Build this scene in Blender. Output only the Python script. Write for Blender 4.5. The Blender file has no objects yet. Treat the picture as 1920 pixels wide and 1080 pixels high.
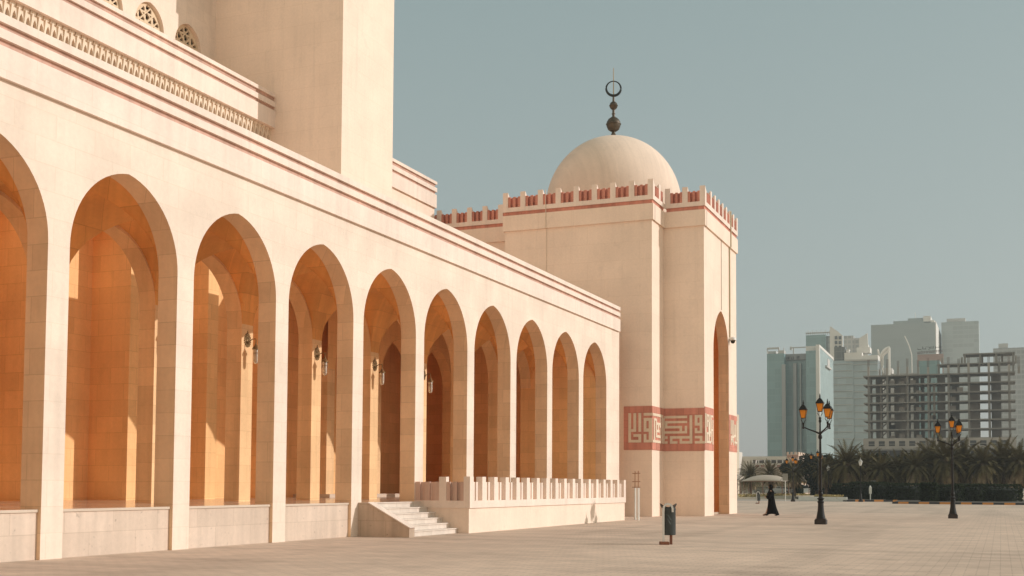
import bpy, math, random
from math import sin, cos, pi, sqrt, radians
from mathutils import Vector, Matrix
random.seed(7)
S = bpy.context.scene
COL = S.collection

# ---------------------------------------------------------------- camera
CF, CX0, CY0 = 2176.5, 990.16, 798.2          # focal length and principal point (px of a 1920 wide frame)
YAW, PITCH, ROLL = 0.3867, 0.0521, 0.0049
CPOS = Vector((18.7287, 0.0, 1.6))
fw = Vector((-sin(YAW)*cos(PITCH), cos(YAW)*cos(PITCH), sin(PITCH)))
r0 = Vector((cos(YAW), sin(YAW), 0)); u0 = r0.cross(fw)
RT = r0*cos(ROLL) + u0*sin(ROLL); UP = -r0*sin(ROLL) + u0*cos(ROLL)
cd = bpy.data.cameras.new('camera'); cam = bpy.data.objects.new('camera', cd); COL.objects.link(cam)
M = Matrix.Identity(4)
for i in range(3):
    M[i][0] = RT[i]; M[i][1] = UP[i]; M[i][2] = -fw[i]; M[i][3] = CPOS[i]
cam.matrix_world = M
cd.sensor_width = 36; cd.lens = CF/1920*36
cd.shift_x = -(CX0-960)/1920; cd.shift_y = (CY0-540)/1920
cd.clip_start = 0.1; cd.clip_end = 9000
S.camera = cam

# ---------------------------------------------------------------- light
SUN_EL, SUN_AZ = radians(25.5), radians(21.0)       # azimuth measured from +X towards +Y
sdir = Vector((cos(SUN_EL)*cos(SUN_AZ), cos(SUN_EL)*sin(SUN_AZ), sin(SUN_EL)))
sl = bpy.data.lights.new('sun', 'SUN'); sl.energy = 2.7; sl.angle = radians(0.55); sl.color = (1.0, 0.955, 0.92)
so = bpy.data.objects.new('sun', sl); COL.objects.link(so)
so.rotation_euler = (-sdir).to_track_quat('-Z', 'Y').to_euler(); so.location = (60, 40, 60)
W = bpy.data.worlds.new('World'); S.world = W; W.use_nodes = True
nt = W.node_tree; bg = nt.nodes['Background']
sky = nt.nodes.new('ShaderNodeTexSky'); sky.sky_type = 'NISHITA'; sky.sun_disc = False
sky.sun_elevation = SUN_EL; sky.sun_rotation = pi/2 - SUN_AZ
sky.air_density = 1.0; sky.dust_density = 4.0; sky.ozone_density = 1.0; sky.altitude = 0
hs = nt.nodes.new('ShaderNodeHueSaturation'); hs.inputs['Saturation'].default_value = 0.5
mx = nt.nodes.new('ShaderNodeMix'); mx.data_type = 'RGBA'; mx.blend_type = 'MULTIPLY'; mx.inputs[0].default_value = 1
mx.inputs[7].default_value = (1.0, 1.02, 0.93, 1)
nt.links.new(sky.outputs[0], hs.inputs['Color']); nt.links.new(hs.outputs[0], mx.inputs[6])
# dusty even veil over the whole sky, a little paler and warmer towards the horizon
tc = nt.nodes.new('ShaderNodeTexCoord'); sp = nt.nodes.new('ShaderNodeSeparateXYZ'); nt.links.new(tc.outputs['Generated'], sp.inputs[0])
cr_ = nt.nodes.new('ShaderNodeValToRGB'); cr_.color_ramp.elements[0].position = 0.0; cr_.color_ramp.elements[0].color = (3.45, 3.42, 3.2, 1)
cr_.color_ramp.elements[1].position = .5; cr_.color_ramp.elements[1].color = (1.84, 2.55, 2.58, 1)
e = cr_.color_ramp.elements.new(.13); e.color = (2.72, 3.18, 3.1, 1)
nt.links.new(sp.outputs[2], cr_.inputs[0])
mv = nt.nodes.new('ShaderNodeMix'); mv.data_type = 'RGBA'; mv.inputs[0].default_value = .8
nt.links.new(mx.outputs[2], mv.inputs[6]); nt.links.new(cr_.outputs[0], mv.inputs[7])
# added fill: sky behind the camera raised and warmed to light shaded -Y walls
mr_ = nt.nodes.new('ShaderNodeMapRange'); mr_.interpolation_type = 'SMOOTHSTEP'
mr_.inputs[1].default_value = .15; mr_.inputs[2].default_value = -.85; mr_.inputs[3].default_value = 0; mr_.inputs[4].default_value = 1; nt.links.new(sp.outputs[1], mr_.inputs[0])
mb_ = nt.nodes.new('ShaderNodeMix'); mb_.data_type = 'RGBA'; mb_.inputs[6].default_value = (1,1,1,1); mb_.inputs[7].default_value = (2.3,1.85,1.5,1); nt.links.new(mr_.outputs[0], mb_.inputs[0])
ml_ = nt.nodes.new('ShaderNodeMix'); ml_.data_type = 'RGBA'; ml_.blend_type = 'MULTIPLY'; ml_.inputs[0].default_value = 1
nt.links.new(mv.outputs[2], ml_.inputs[6]); nt.links.new(mb_.outputs[2], ml_.inputs[7]); nt.links.new(ml_.outputs[2], bg.inputs[0])
bg.inputs[1].default_value = 0.12
S.view_settings.view_transform = 'Standard'; S.view_settings.look = 'None'
S.view_settings.exposure = 0.22; S.view_settings.gamma = 1.0
S.cycles.use_denoising = True
S.cycles.max_bounces = 10; S.cycles.diffuse_bounces = 7; S.cycles.glossy_bounces = 3
S.cycles.transparent_max_bounces = 6; S.cycles.volume_bounces = 0
S.cycles.sample_clamp_indirect = 6

# ---------------------------------------------------------------- helpers
def at(x, y, **k):
    """world point seen at a pixel of the 1920x1080 survey, on the plane X=, Y= or Z= a value (used to measure true positions)"""
    v = fw + RT*((x-CX0)/CF) - UP*((y-CY0)/CF)
    ax, val = list(k.items())[0]; i = 'XYZ'.index(ax)
    return CPOS + v*((val-CPOS[i])/v[i])

def tag(o, label=None, cat=None, group=None, kind=None):
    if label: o['label'] = label
    if cat: o['category'] = cat
    if group: o['group'] = group
    if kind: o['kind'] = kind
    return o
def empty(name, loc=(0,0,0), rz=0, **k):
    o = bpy.data.objects.new(name, None); o.empty_display_size = .3; COL.objects.link(o)
    o.location = loc; o.rotation_euler = (0,0,rz); return tag(o, **k)
def copy_tree(o, parent=None):
    c = o.copy(); COL.objects.link(c); c.parent = parent
    for ch in list(o.children): copy_tree(ch, c)
    return c

class MB:
    def __init__(s): s.v = []; s.f = []; s.mi = []; s.cur = 0
    def add(s, vs, fs):
        n = len(s.v); s.v += [tuple(v) for v in vs]
        for f in fs: s.f.append(tuple(n+i for i in f)); s.mi.append(s.cur)
        return s
    def box(s, x0, x1, y0, y1, z0, z1, skip=''):
        vs = [(x0,y0,z0),(x1,y0,z0),(x1,y1,z0),(x0,y1,z0),(x0,y0,z1),(x1,y0,z1),(x1,y1,z1),(x0,y1,z1)]
        fs = {'b':(0,3,2,1),'t':(4,5,6,7),'s':(0,1,5,4),'e':(1,2,6,5),'n':(2,3,7,6),'w':(3,0,4,7)}
        return s.add(vs, [f for k, f in fs.items() if k not in skip])
    def quad(s, a, b, c, d): return s.add([a,b,c,d], [(0,1,2,3)])
    def extrude(s, pts, d):
        """closed polygon pts (3d) extruded by vector d"""
        n = len(pts); d = Vector(d)
        vs = [tuple(p) for p in pts] + [tuple(Vector(p)+d) for p in pts]
        fs = [tuple(range(n))[::-1], tuple(range(n, 2*n))] + [(i, (i+1) % n, n+(i+1) % n, n+i) for i in range(n)]
        return s.add(vs, fs)
    def lathe(s, prof, c=(0,0,0), n=16, axis=None):
        """prof: list of (r,z)"""
        c = Vector(c); q = axis.to_track_quat('Z', 'Y') if axis else None
        vs = []
        for r, z in prof:
            for i in range(n):
                a = 2*pi*i/n; p = Vector((r*cos(a), r*sin(a), z))
                if q: p = q @ p
                vs.append(tuple(c+p))
        fs = []
        for k in range(len(prof)-1):
            for i in range(n):
                fs.append((k*n+i, k*n+(i+1) % n, (k+1)*n+(i+1) % n, (k+1)*n+i))
        if prof[0][0] > 1e-4: fs.append(tuple(range(n))[::-1])
        if prof[-1][0] > 1e-4: fs.append(tuple((len(prof)-1)*n+i for i in range(n)))
        return s.add(vs, fs)
    def tube(s, pts, rad, n=8, caps=True):
        pts = [Vector(p) for p in pts]; m = len(pts)
        rs = rad if isinstance(rad, (list, tuple)) else [rad]*m
        vs = []; up = Vector((0,0,1))
        for i, p in enumerate(pts):
            t = (pts[min(i+1, m-1)] - pts[max(i-1, 0)]).normalized()
            a = t.cross(up)
            if a.length < .05: a = t.cross(Vector((1,0,0)))
            a.normalize(); b = a.cross(t)
            for k in range(n):
                g = 2*pi*k/n; vs.append(tuple(p + (a*cos(g)+b*sin(g))*rs[i]))
        fs = [(i*n+k, i*n+(k+1) % n, (i+1)*n+(k+1) % n, (i+1)*n+k) for i in range(m-1) for k in range(n)]
        if caps: fs += [tuple(range(n))[::-1], tuple((m-1)*n+k for k in range(n))]
        return s.add(vs, fs)
    def loft(s, rings, caps=True):
        n = len(rings[0]); vs = [tuple(p) for r in rings for p in r]
        fs = [(i*n+k, i*n+(k+1) % n, (i+1)*n+(k+1) % n, (i+1)*n+k) for i in range(len(rings)-1) for k in range(n)]
        if caps: fs += [tuple(range(n))[::-1], tuple((len(rings)-1)*n+k for k in range(n))]
        return s.add(vs, fs)
    def build(s, name, mats, parent=None, smooth=False, loc=None, bevel=0, **k):
        me = bpy.data.meshes.new(name)
        o0 = Vector(loc) if loc is not None else Vector((0,0,0))
        vs = [tuple(Vector(v)-o0) for v in s.v] if loc is not None else s.v
        me.from_pydata(vs, [], s.f)
        ms = mats if isinstance(mats, (list, tuple)) else [mats]
        for m in ms: me.materials.append(m)
        if len(ms) > 1:
            me.polygons.foreach_set('material_index', s.mi)
        if smooth:
            me.polygons.foreach_set('use_smooth', [True]*len(me.polygons))
            me.set_sharp_from_angle(angle=radians(40))
        me.update()
        o = bpy.data.objects.new(name, me); COL.objects.link(o)
        if loc is not None: o.location = o0
        if parent is not None: o.parent = parent
        if bevel:
            b = o.modifiers.new('bevel', 'BEVEL'); b.width = bevel; b.segments = 2; b.limit_method = 'ANGLE'
        return tag(o, **k)

# ---------------------------------------------------------------- materials
def newmat(name):
    m = bpy.data.materials.new(name); m.use_nodes = True
    t = m.node_tree; return m, t, t.nodes['Principled BSDF']
def N(t, ty, **ins):
    n = t.nodes.new(ty)
    for k, v in ins.items():
        k2 = k.replace('_', ' ')
        if k2 in n.inputs: n.inputs[k2].default_value = v
        else: setattr(n, k, v)
    return n
def simple(name, col, rough=.7, metal=0, spec=None, noise=0, nscale=3, bump=0):
    m, t, p = newmat(name)
    p.inputs['Base Color'].default_value = (*col, 1); p.inputs['Roughness'].default_value = rough
    p.inputs['Metallic'].default_value = metal
    if spec is not None: p.inputs['Specular IOR Level'].default_value = spec
    if noise or bump:
        g = N(t, 'ShaderNodeNewGeometry'); nz = N(t, 'ShaderNodeTexNoise', Scale=nscale, Detail=5.0)
        t.links.new(g.outputs['Position'], nz.inputs['Vector'])
        if noise:
            mr = N(t, 'ShaderNodeMapRange'); mr.inputs[1].default_value = .3; mr.inputs[2].default_value = .7
            mr.inputs[3].default_value = 1-noise; mr.inputs[4].default_value = 1+noise
            t.links.new(nz.outputs[0], mr.inputs[0])
            mm = N(t, 'ShaderNodeMix', data_type='RGBA', blend_type='MULTIPLY'); mm.inputs[0].default_value = 1
            mm.inputs[6].default_value = (*col, 1); t.links.new(mr.outputs[0], mm.inputs[7])
            t.links.new(mm.outputs[2], p.inputs['Base Color'])
        if bump:
            b = N(t, 'ShaderNodeBump', Strength=bump, Distance=.02); t.links.new(nz.outputs[0], b.inputs['Height'])
            t.links.new(b.outputs[0], p.inputs['Normal'])
    return m
def stone(name, col, bw=1.15, bh=.56, vary=.05, line=.86, streak=.06, pits=0, rough=.85, blotch=.07, stain=.07):
    """block-laid limestone: joints, block to block variation, weather streaks and blotches, all in world metres"""
    m, t, p = newmat(name); L = t.links.new
    g = N(t, 'ShaderNodeNewGeometry'); sx = N(t, 'ShaderNodeSeparateXYZ'); L(g.outputs['Position'], sx.inputs[0])
    ad = N(t, 'ShaderNodeMath', operation='ADD'); L(sx.outputs[0], ad.inputs[0]); L(sx.outputs[1], ad.inputs[1])
    cb = N(t, 'ShaderNodeCombineXYZ'); L(ad.outputs[0], cb.inputs[0]); L(sx.outputs[2], cb.inputs[1])
    bk = N(t, 'ShaderNodeTexBrick'); bk.offset = .5
    bk.inputs['Scale'].default_value = 1; bk.inputs['Brick Width'].default_value = bw; bk.inputs['Row Height'].default_value = bh
    bk.inputs['Mortar Size'].default_value = .011; bk.inputs['Mortar Smooth'].default_value = .3
    bk.inputs['Color1'].default_value = (1-vary, 1-vary*1.1, 1-vary*1.3, 1); bk.inputs['Color2'].default_value = (1+vary, 1+vary, 1+vary, 1)
    bk.inputs['Mortar'].default_value = (line, line*.98, line*.95, 1)
    L(cb.outputs[0], bk.inputs['Vector'])
    def noise_mul(scale, lo, hi, vec, det=4, a=.35, b=.65):
        nz = N(t, 'ShaderNodeTexNoise', Scale=scale, Detail=float(det)); L(vec, nz.inputs['Vector'])
        mr = N(t, 'ShaderNodeMapRange'); mr.inputs[1].default_value = a; mr.inputs[2].default_value = b
        mr.inputs[3].default_value = lo; mr.inputs[4].default_value = hi; L(nz.outputs[0], mr.inputs[0]); return mr.outputs[0], nz.outputs[0]
    cur = bk.outputs['Color']
    def mul(c, f):
        mm = N(t, 'ShaderNodeMix', data_type='RGBA', blend_type='MULTIPLY'); mm.inputs[0].default_value = 1
        L(c, mm.inputs[6]); L(f, mm.inputs[7]); return mm.outputs[2]
    cur = mul(cur, noise_mul(.55, 1-blotch, 1+blotch*.5, g.outputs['Position'])[0])
    mp = N(t, 'ShaderNodeMapping'); mp.inputs['Scale'].default_value = (3, .18, 1); L(cb.outputs[0], mp.inputs['Vector'])
    cur = mul(cur, noise_mul(1, 1-streak, 1+streak*.4, mp.outputs[0], 3)[0])
    mp2 = N(t, 'ShaderNodeMapping'); mp2.inputs['Scale'].default_value = (2.2, .09, 1); mp2.inputs['Location'].default_value = (3.3, 7.1, 0); L(cb.outputs[0], mp2.inputs['Vector'])
    cur = mul(cur, noise_mul(1.3, 1, 1-stain, mp2.outputs[0], 5, .58, .72)[0])
    cur = mul(cur, noise_mul(1.7, 1, 1-stain*.7, g.outputs['Position'], 8, .6, .7)[0])
    fine, fh = noise_mul(9, .97, 1.02, g.outputs['Position'], 6); cur = mul(cur, fine)
    if pits:
        # worn pits and grime of irregular shape close to the ground
        vz = N(t, 'ShaderNodeTexNoise', Scale=7.0, Detail=8.0); L(g.outputs['Position'], vz.inputs['Vector'])
        mr = N(t, 'ShaderNodeMapRange'); mr.inputs[1].default_value = .66; mr.inputs[2].default_value = .72
        mr.inputs[3].default_value = 1; mr.inputs[4].default_value = 1-pits; L(vz.outputs[0], mr.inputs[0]); cur = mul(cur, mr.outputs[0])
    fin = N(t, 'ShaderNodeMix', data_type='RGBA', blend_type='MULTIPLY'); fin.inputs[0].default_value = 1
    fin.inputs[6].default_value = (*col, 1); L(cur, fin.inputs[7]); L(fin.outputs[2], p.inputs['Base Color'])
    p.inputs['Roughness'].default_value = rough; p.inputs['Specular IOR Level'].default_value = .25
    bp = N(t, 'ShaderNodeBump', Strength=.25, Distance=.01); L(fh, bp.inputs['Height']); L(bp.outputs[0], p.inputs['Normal'])
    return m

STONE = stone('limestone_blocks', (.815, .662, .547), line=.94, vary=.025, streak=.03, blotch=.09)
JAMB = stone('limestone_jambs_shade_warmed', (.83, .575, .37), line=.85, vary=.07, streak=.05, blotch=.1)  # own block pattern; hue also warmed to put shade colour on jambs and soffits
VAULT = stone('vault_stone_shade_toned', (.80, .385, .125), line=.84, vary=.09, streak=.1, blotch=.14)  # deep orange puts the vault's shade tone into the stone colour
ORANGE = stone('interior_stone_shade_toned', (.92, .555, .26), line=.86, vary=.05, streak=.05, blotch=.08)  # tone of the dim interior put into the colour as ochre
INNER = stone('limestone_gallery', (.84, .55, .30), line=.88, vary=.07, streak=.08, blotch=.1)  # inner row stone, warmed further to carry its shade hue
PLAIN = stone('limestone_smooth', (.85, .674, .548), bw=2.0, bh=1.0, line=.93, vary=.012, streak=.025, blotch=.05)
TRIM = stone('limestone_trim', (.83, .68, .58), bw=1.6, bh=5, line=.95, vary=.02)
BASE = stone('limestone_plinth', (.66, .52, .42), bw=1.5, bh=.53, line=.86, vary=.05, pits=.25, streak=.1)
STRIPE = stone('weathered_red_stripe', (.60, .37, .29), bw=.8, bh=.4, line=.85, vary=.08, streak=.16, blotch=.12)
RED = stone('red_terracotta', (.62, .26, .19), bw=.8, bh=.4, line=.8, vary=.1, streak=.16, blotch=.14)
PINK = stone('pink_weathered_stone', (.66, .45, .36), bw=.8, bh=3, line=.9, vary=.06, streak=.14)
DOME = stone('dome_render', (.78, .61, .49), bw=500, bh=500, line=1, vary=0, streak=.05, blotch=.05)
MARBLE = simple('polished_floor', (.62, .50, .40), rough=.12, noise=.06, nscale=1.2)
STEP = stone('marble_step', (.72, .62, .54), bw=1.2, bh=9, line=.8, vary=.03, rough=.4)
DARK = simple('dark_void', (.05, .035, .02), .9)
BLACKM = simple('black_iron', (.014, .012, .011), .5, spec=.25)
BRONZE = simple('dark_bronze', (.10, .075, .05), .45, .5, noise=.3, nscale=4)
CHROME = simple('brushed_steel', (.62, .60, .57), .35, .7)
GREEN = simple('green_painted_steel', (.038, .046, .046), .45, .1, noise=.1)
BROWN = simple('red_brown_block', (.20, .075, .04), .8, noise=.2, nscale=12)
WHITEP = simple('white_painted_metal', (.72, .69, .64), .5, noise=.05)

def amber():
    m, t, p = newmat('amber_glass')
    p.inputs['Base Color'].default_value = (.85, .38, .05, 1); p.inputs['Roughness'].default_value = .3
    tr = t.nodes.new('ShaderNodeBsdfTranslucent'); tr.inputs[0].default_value = (1.0, .55, .10, 1)
    ms = t.nodes.new('ShaderNodeMixShader'); ms.inputs[0].default_value = .6
    t.links.new(p.outputs[0], ms.inputs[1]); t.links.new(tr.outputs[0], ms.inputs[2])
    t.links.new(ms.outputs[0], t.nodes['Material Output'].inputs[0]); return m
AMBER = amber()

def frost():
    m, t, p = newmat('frosted_glass')
    p.inputs['Base Color'].default_value = (.60, .50, .38, 1); p.inputs['Roughness'].default_value = .25
    p.inputs['Transmission Weight'].default_value = .55; return m
FROST = frost()

# ---------------------------------------------------------------- ground
def paving():
    m, t, p = newmat('plaza_pavers'); L = t.links.new
    g = N(t, 'ShaderNodeNewGeometry')
    mp = N(t, 'ShaderNodeMapping'); mp.inputs['Rotation'].default_value = (0, 0, 0); L(g.outputs['Position'], mp.inputs['Vector'])
    bk = N(t, 'ShaderNodeTexBrick'); bk.offset = .5
    for k, v in {'Scale': 1, 'Brick Width': .42, 'Row Height': .21, 'Mortar Size': .012, 'Mortar Smooth': .2}.items(): bk.inputs[k].default_value = v
    bk.inputs['Color1'].default_value = (.60, .445, .34, 1); bk.inputs['Color2'].default_value = (.65, .485, .37, 1); bk.inputs['Mortar'].default_value = (.45, .335, .26, 1)
    L(mp.outputs[0], bk.inputs['Vector'])
    def nm(scale, lo, hi, a=.35, b=.65, sc=(1,1,1)):
        m2 = N(t, 'ShaderNodeMapping'); m2.inputs['Scale'].default_value = sc; L(g.outputs['Position'], m2.inputs['Vector'])
        nz = N(t, 'ShaderNodeTexNoise', Scale=scale, Detail=6.0); L(m2.outputs[0], nz.inputs['Vector'])
        mr = N(t, 'ShaderNodeMapRange'); mr.inputs[1].default_value = a; mr.inputs[2].default_value = b
        mr.inputs[3].default_value = lo; mr.inputs[4].default_value = hi; L(nz.outputs[0], mr.inputs[0]); return mr.outputs[0]
    cur = bk.outputs['Color']
    for f in (nm(.12, .88, 1.05), nm(1.3, .92, 1.05), nm(.7, 1.0, .92, .58, .66), nm(.25, 1.0, .92, .56, .62, (.3, 2.2, 1)), nm(.5, .86, 1.0, .38, .5, (.12, 1.6, 1)), nm(.35, .9, 1.02, .36, .5, (1.5, .1, 1))):
        mm = N(t, 'ShaderNodeMix', data_type='RGBA', blend_type='MULTIPLY'); mm.inputs[0].default_value = 1
        L(cur, mm.inputs[6]); L(f, mm.inputs[7]); cur = mm.outputs[2]
    L(cur, p.inputs['Base Color']); p.inputs['Roughness'].default_value = .8; p.inputs['Specular IOR Level'].default_value = .3
    bp = N(t, 'ShaderNodeBump', Strength=.4, Distance=.006); L(bk.outputs['Fac'], bp.inputs['Height']); bp.invert = True
    L(bp.outputs[0], p.inputs['Normal'])
    return m
EARTH = simple('dry_earth', (.40, .30, .21), .95, noise=.12, nscale=.2)
ASPH = simple('asphalt', (.36,.295,.24), .9, noise=.1, nscale=.5)
mb = MB(); mb.quad((-4000,-300,-.012),(4500,-300,-.012),(4500,6000,-.012),(-4000,6000,-.012)); mb.build('ground', EARTH, kind='structure')
mb = MB(); mb.quad((-60,-60,0),(90,-60,0),(90,138,0),(-60,138,0)); mb.build('plaza_paving', paving(), kind='structure')
mb = MB(); mb.quad((-160,138,-.004),(120,138,-.004),(120,156,-.004),(-160,156,-.004)); mb.build('road', ASPH, kind='structure')

# ---------------------------------------------------------------- arcade
B, PW, Y0 = 4.202, .622, 23.03      # bay, pier width, south edge of pier 0
SPR, APEX, ROOF = 6.77, 8.82, 11.14
HW = (B-PW)/2; AC = .28; AR = HW+AC
def prof(u, hw=HW, c=AC, spr=SPR, lift=0):
    u = abs(u)
    if u >= hw: return spr
    return spr + sqrt(max((hw+c)**2-(u+c)**2, 0)) + lift
def arch_pts(hw=HW, c=AC, spr=SPR, n=15):
    a1 = math.acos(c/(hw+c)); R = hw+c
    l = [(-(R*cos(a1*i/n)-c), spr+R*sin(a1*i/n)) for i in range(n+1)]
    l[-1] = (0, l[-1][1])
    return l + [(-u, z) for u, z in l[-2::-1]]
def arch_wall(mb, x0, x1, ya, yb, top, hw, c, spr, bottom=None, soffit=True, n=15):
    """wall between y=ya..yb with a pointed opening centred, faces at x0<x1. below the springing only if bottom is given"""
    m = (ya+yb)/2; pts = arch_pts(hw, c, spr, n); cols = [(ya, spr)] + [(m+u, z) for u, z in pts] + [(yb, spr)]
    for x in (x1, x0):
        for (a, za), (b, zb) in zip(cols[:-1], cols[1:]):
            if b-a < 1e-6: continue
            mb.quad((x,a,za),(x,b,zb),(x,b,top),(x,a,top))
    if soffit:
        pp = [(m+u, z) for u, z in pts]
        if bottom is not None: pp = [(m-hw, bottom)] + pp + [(m+hw, bottom)]
        for (a, za), (b, zb) in zip(pp[:-1], pp[1:]): mb.quad((x0,a,za),(x1,a,za),(x1,b,zb),(x0,b,zb))
    if bottom is not None:
        for x in (x1, x0):
            mb.quad((x,ya,bottom),(x,m-hw,bottom),(x,m-hw,spr),(x,ya,spr)); mb.quad((x,m+hw,bottom),(x,yb,bottom),(x,yb,spr),(x,m+hw,spr))
    return mb
arc = empty('arcade', (0, Y0, 0), label='long cream stone arcade of nine tall pointed arches with red striped cornice', cat='arcade')
def P(mb, name, mat, root, **k):
    o = mb.build(name, mat, root, **k); o.matrix_parent_inverse = root.matrix_world.inverted() if False else Matrix.Translation(-Vector(root.location)); return o
POD = 1.06
K0, K1 = -5, 8                       # piers
YE = 58.81
front_piers = {}
for k in range(K0, K1):
    y = Y0+k*B
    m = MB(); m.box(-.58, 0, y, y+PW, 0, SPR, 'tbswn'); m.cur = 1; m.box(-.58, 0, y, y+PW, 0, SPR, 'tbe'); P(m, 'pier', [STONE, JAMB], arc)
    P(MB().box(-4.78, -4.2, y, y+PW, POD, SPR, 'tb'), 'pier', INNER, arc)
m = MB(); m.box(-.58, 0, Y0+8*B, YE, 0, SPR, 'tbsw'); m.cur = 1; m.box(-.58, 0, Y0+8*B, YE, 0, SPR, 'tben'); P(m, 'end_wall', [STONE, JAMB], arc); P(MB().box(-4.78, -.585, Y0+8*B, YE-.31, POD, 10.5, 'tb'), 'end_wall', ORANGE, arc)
for k in range(K0, K1):
    y = Y0+k*B; yn = y+B
    last = k == K1-1
    ya, yb = y+PW/2, yn+PW/2
    if last: yb = YE
    # outer wall bay
    m = MB(); mid = y+PW+HW
    pts = [(mid+u, z) for u, z in arch_pts()]
    cols = [(ya, SPR)] + pts + [(yb, SPR)]
    for x, top in ((0, 10.5), (-.58, 10.5)):
        for (a, za), (b, zb) in zip(cols[:-1], cols[1:]): m.quad((x,a,za),(x,b,zb),(x,b,top),(x,a,top))
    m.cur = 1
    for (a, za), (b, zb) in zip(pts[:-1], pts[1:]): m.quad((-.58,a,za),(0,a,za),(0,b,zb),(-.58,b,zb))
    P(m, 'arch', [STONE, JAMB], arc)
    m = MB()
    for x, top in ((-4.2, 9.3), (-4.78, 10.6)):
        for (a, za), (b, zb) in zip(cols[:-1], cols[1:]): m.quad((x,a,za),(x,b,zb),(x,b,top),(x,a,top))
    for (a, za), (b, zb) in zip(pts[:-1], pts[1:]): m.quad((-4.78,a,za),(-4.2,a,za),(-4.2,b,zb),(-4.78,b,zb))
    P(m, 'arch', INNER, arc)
    # groin vault over the walk
    m = MB(); xc = (-4.2-.58)/2; hx = (4.2-.58)/2; nx = 18
    xs = [xc - hx*cos(pi*i/nx) for i in range(nx+1)]
    ys = [y+PW/2] + [mid - HW*cos(pi*i/nx) for i in range(nx+1)] + [yb]
    def vz(X, Y):
        return max(prof(X-xc, hx), prof(Y-mid, HW)) + .10
    vs = [(X, Y, vz(X, Y)) for X in xs for Y in ys]; ny = len(ys)
    fs = [(i*ny+j, i*ny+j+1, (i+1)*ny+j+1, (i+1)*ny+j) for i in range(nx) for j in range(ny-1)]
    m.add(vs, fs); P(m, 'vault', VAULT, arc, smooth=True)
YA = Y0+K0*B
# podium, floor, cornice
m = MB(); m.box(-12.6, -.10, YA, YE, 0, 1.0, 't'); P(m, 'plinth', BASE, arc)
m = MB(); m.box(-12.6, -.07, YA, YE, 1.0, POD); P(m, 'floor', MARBLE, arc)
m = MB()
m.box(0.002, .10, YA, YE-.1, 9.83, 10.48); m.box(-.5, .002, YA, YE-.1, 10.50, 10.52)
m.box(-.4, .10, YA, YE-.1, 10.63, 10.83); m.box(-.4, .10, YA, YE-.1, 10.96, ROOF)
P(m, 'cornice', TRIM, arc)
m = MB(); m.box(-.38, .012, YA, YE-.12, 10.48, 10.63); m.box(-.38, .012, YA, YE-.12, 10.83, 10.96); P(m, 'cornice_stripe', STRIPE, arc)
m = MB(); m.box(-4.9, -.4, YA, YE, 10.6, 10.8); m.box(-12.6, -8.9, YA, 40, 10.6, 10.8); m.box(-12.6, -4.9, 40, YE, 10.6, 10.8); P(m, 'roof', PLAIN, arc)  # gap over the rear gallery added so skylight brightens its walls
# rear gallery
for k in range(K0, 5):
    y = Y0+k*B
    P(MB().box(-10.5, -8.8, y, y+PW, POD, 10.6, 'tb'), 'buttress', ORANGE, arc)
m = MB(); m.box(-10.8, -10.5, YA, Y0+6*B, POD, 10.6); m.box(-12.6, -12.3, Y0+6*B+.3, YE-.3, POD, 10.6); m.box(-12.6, -10.5, Y0+6*B, Y0+6*B+.3, POD, 10.6)
P(m, 'back_wall', ORANGE, arc)
P(MB().box(-12.3, -8.6, Y0+5*B, YE, POD, POD+.15), 'threshold', MARBLE, arc)
for k in range(5, 8):
    y = Y0+k*B
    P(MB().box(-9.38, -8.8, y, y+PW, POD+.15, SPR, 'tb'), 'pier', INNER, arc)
    m2 = MB()
    mid = y+PW+HW; cols = [(y, SPR)] + [(mid+u, z) for u, z in arch_pts()]
    for x in (-8.8, -9.38):
        for (a, za), (b, zb) in zip(cols[:-1], cols[1:]): m2.quad((x,a,za),(x,b,zb),(x,b,10.6),(x,a,10.6))
    pp = cols[1:]
    for (a, za), (b, zb) in zip(pp[:-1], pp[1:]): m2.quad((-9.38,a,za),(-8.8,a,za),(-8.8,b,zb),(-9.38,b,zb))
    P(m2, 'arch', ORANGE, arc)
P(MB().box(-12.6, -4.78, YE-.3, YE, POD, 10.6), 'end_wall', ORANGE, arc); P(MB().box(-9.38, -8.8, Y0+8*B, YE-.3, POD, 10.6), 'end_wall', ORANGE, arc); P(MB().box(-12.6, -.58, YA-.3, YA, POD, 10.6), 'end_wall', ORANGE, arc)
# seam wall between arcade and gatehouse
P(MB().box(-2.5, -2.2, YE, 60.30, 0, 10.9), 'link_wall', PLAIN, arc)

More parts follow.
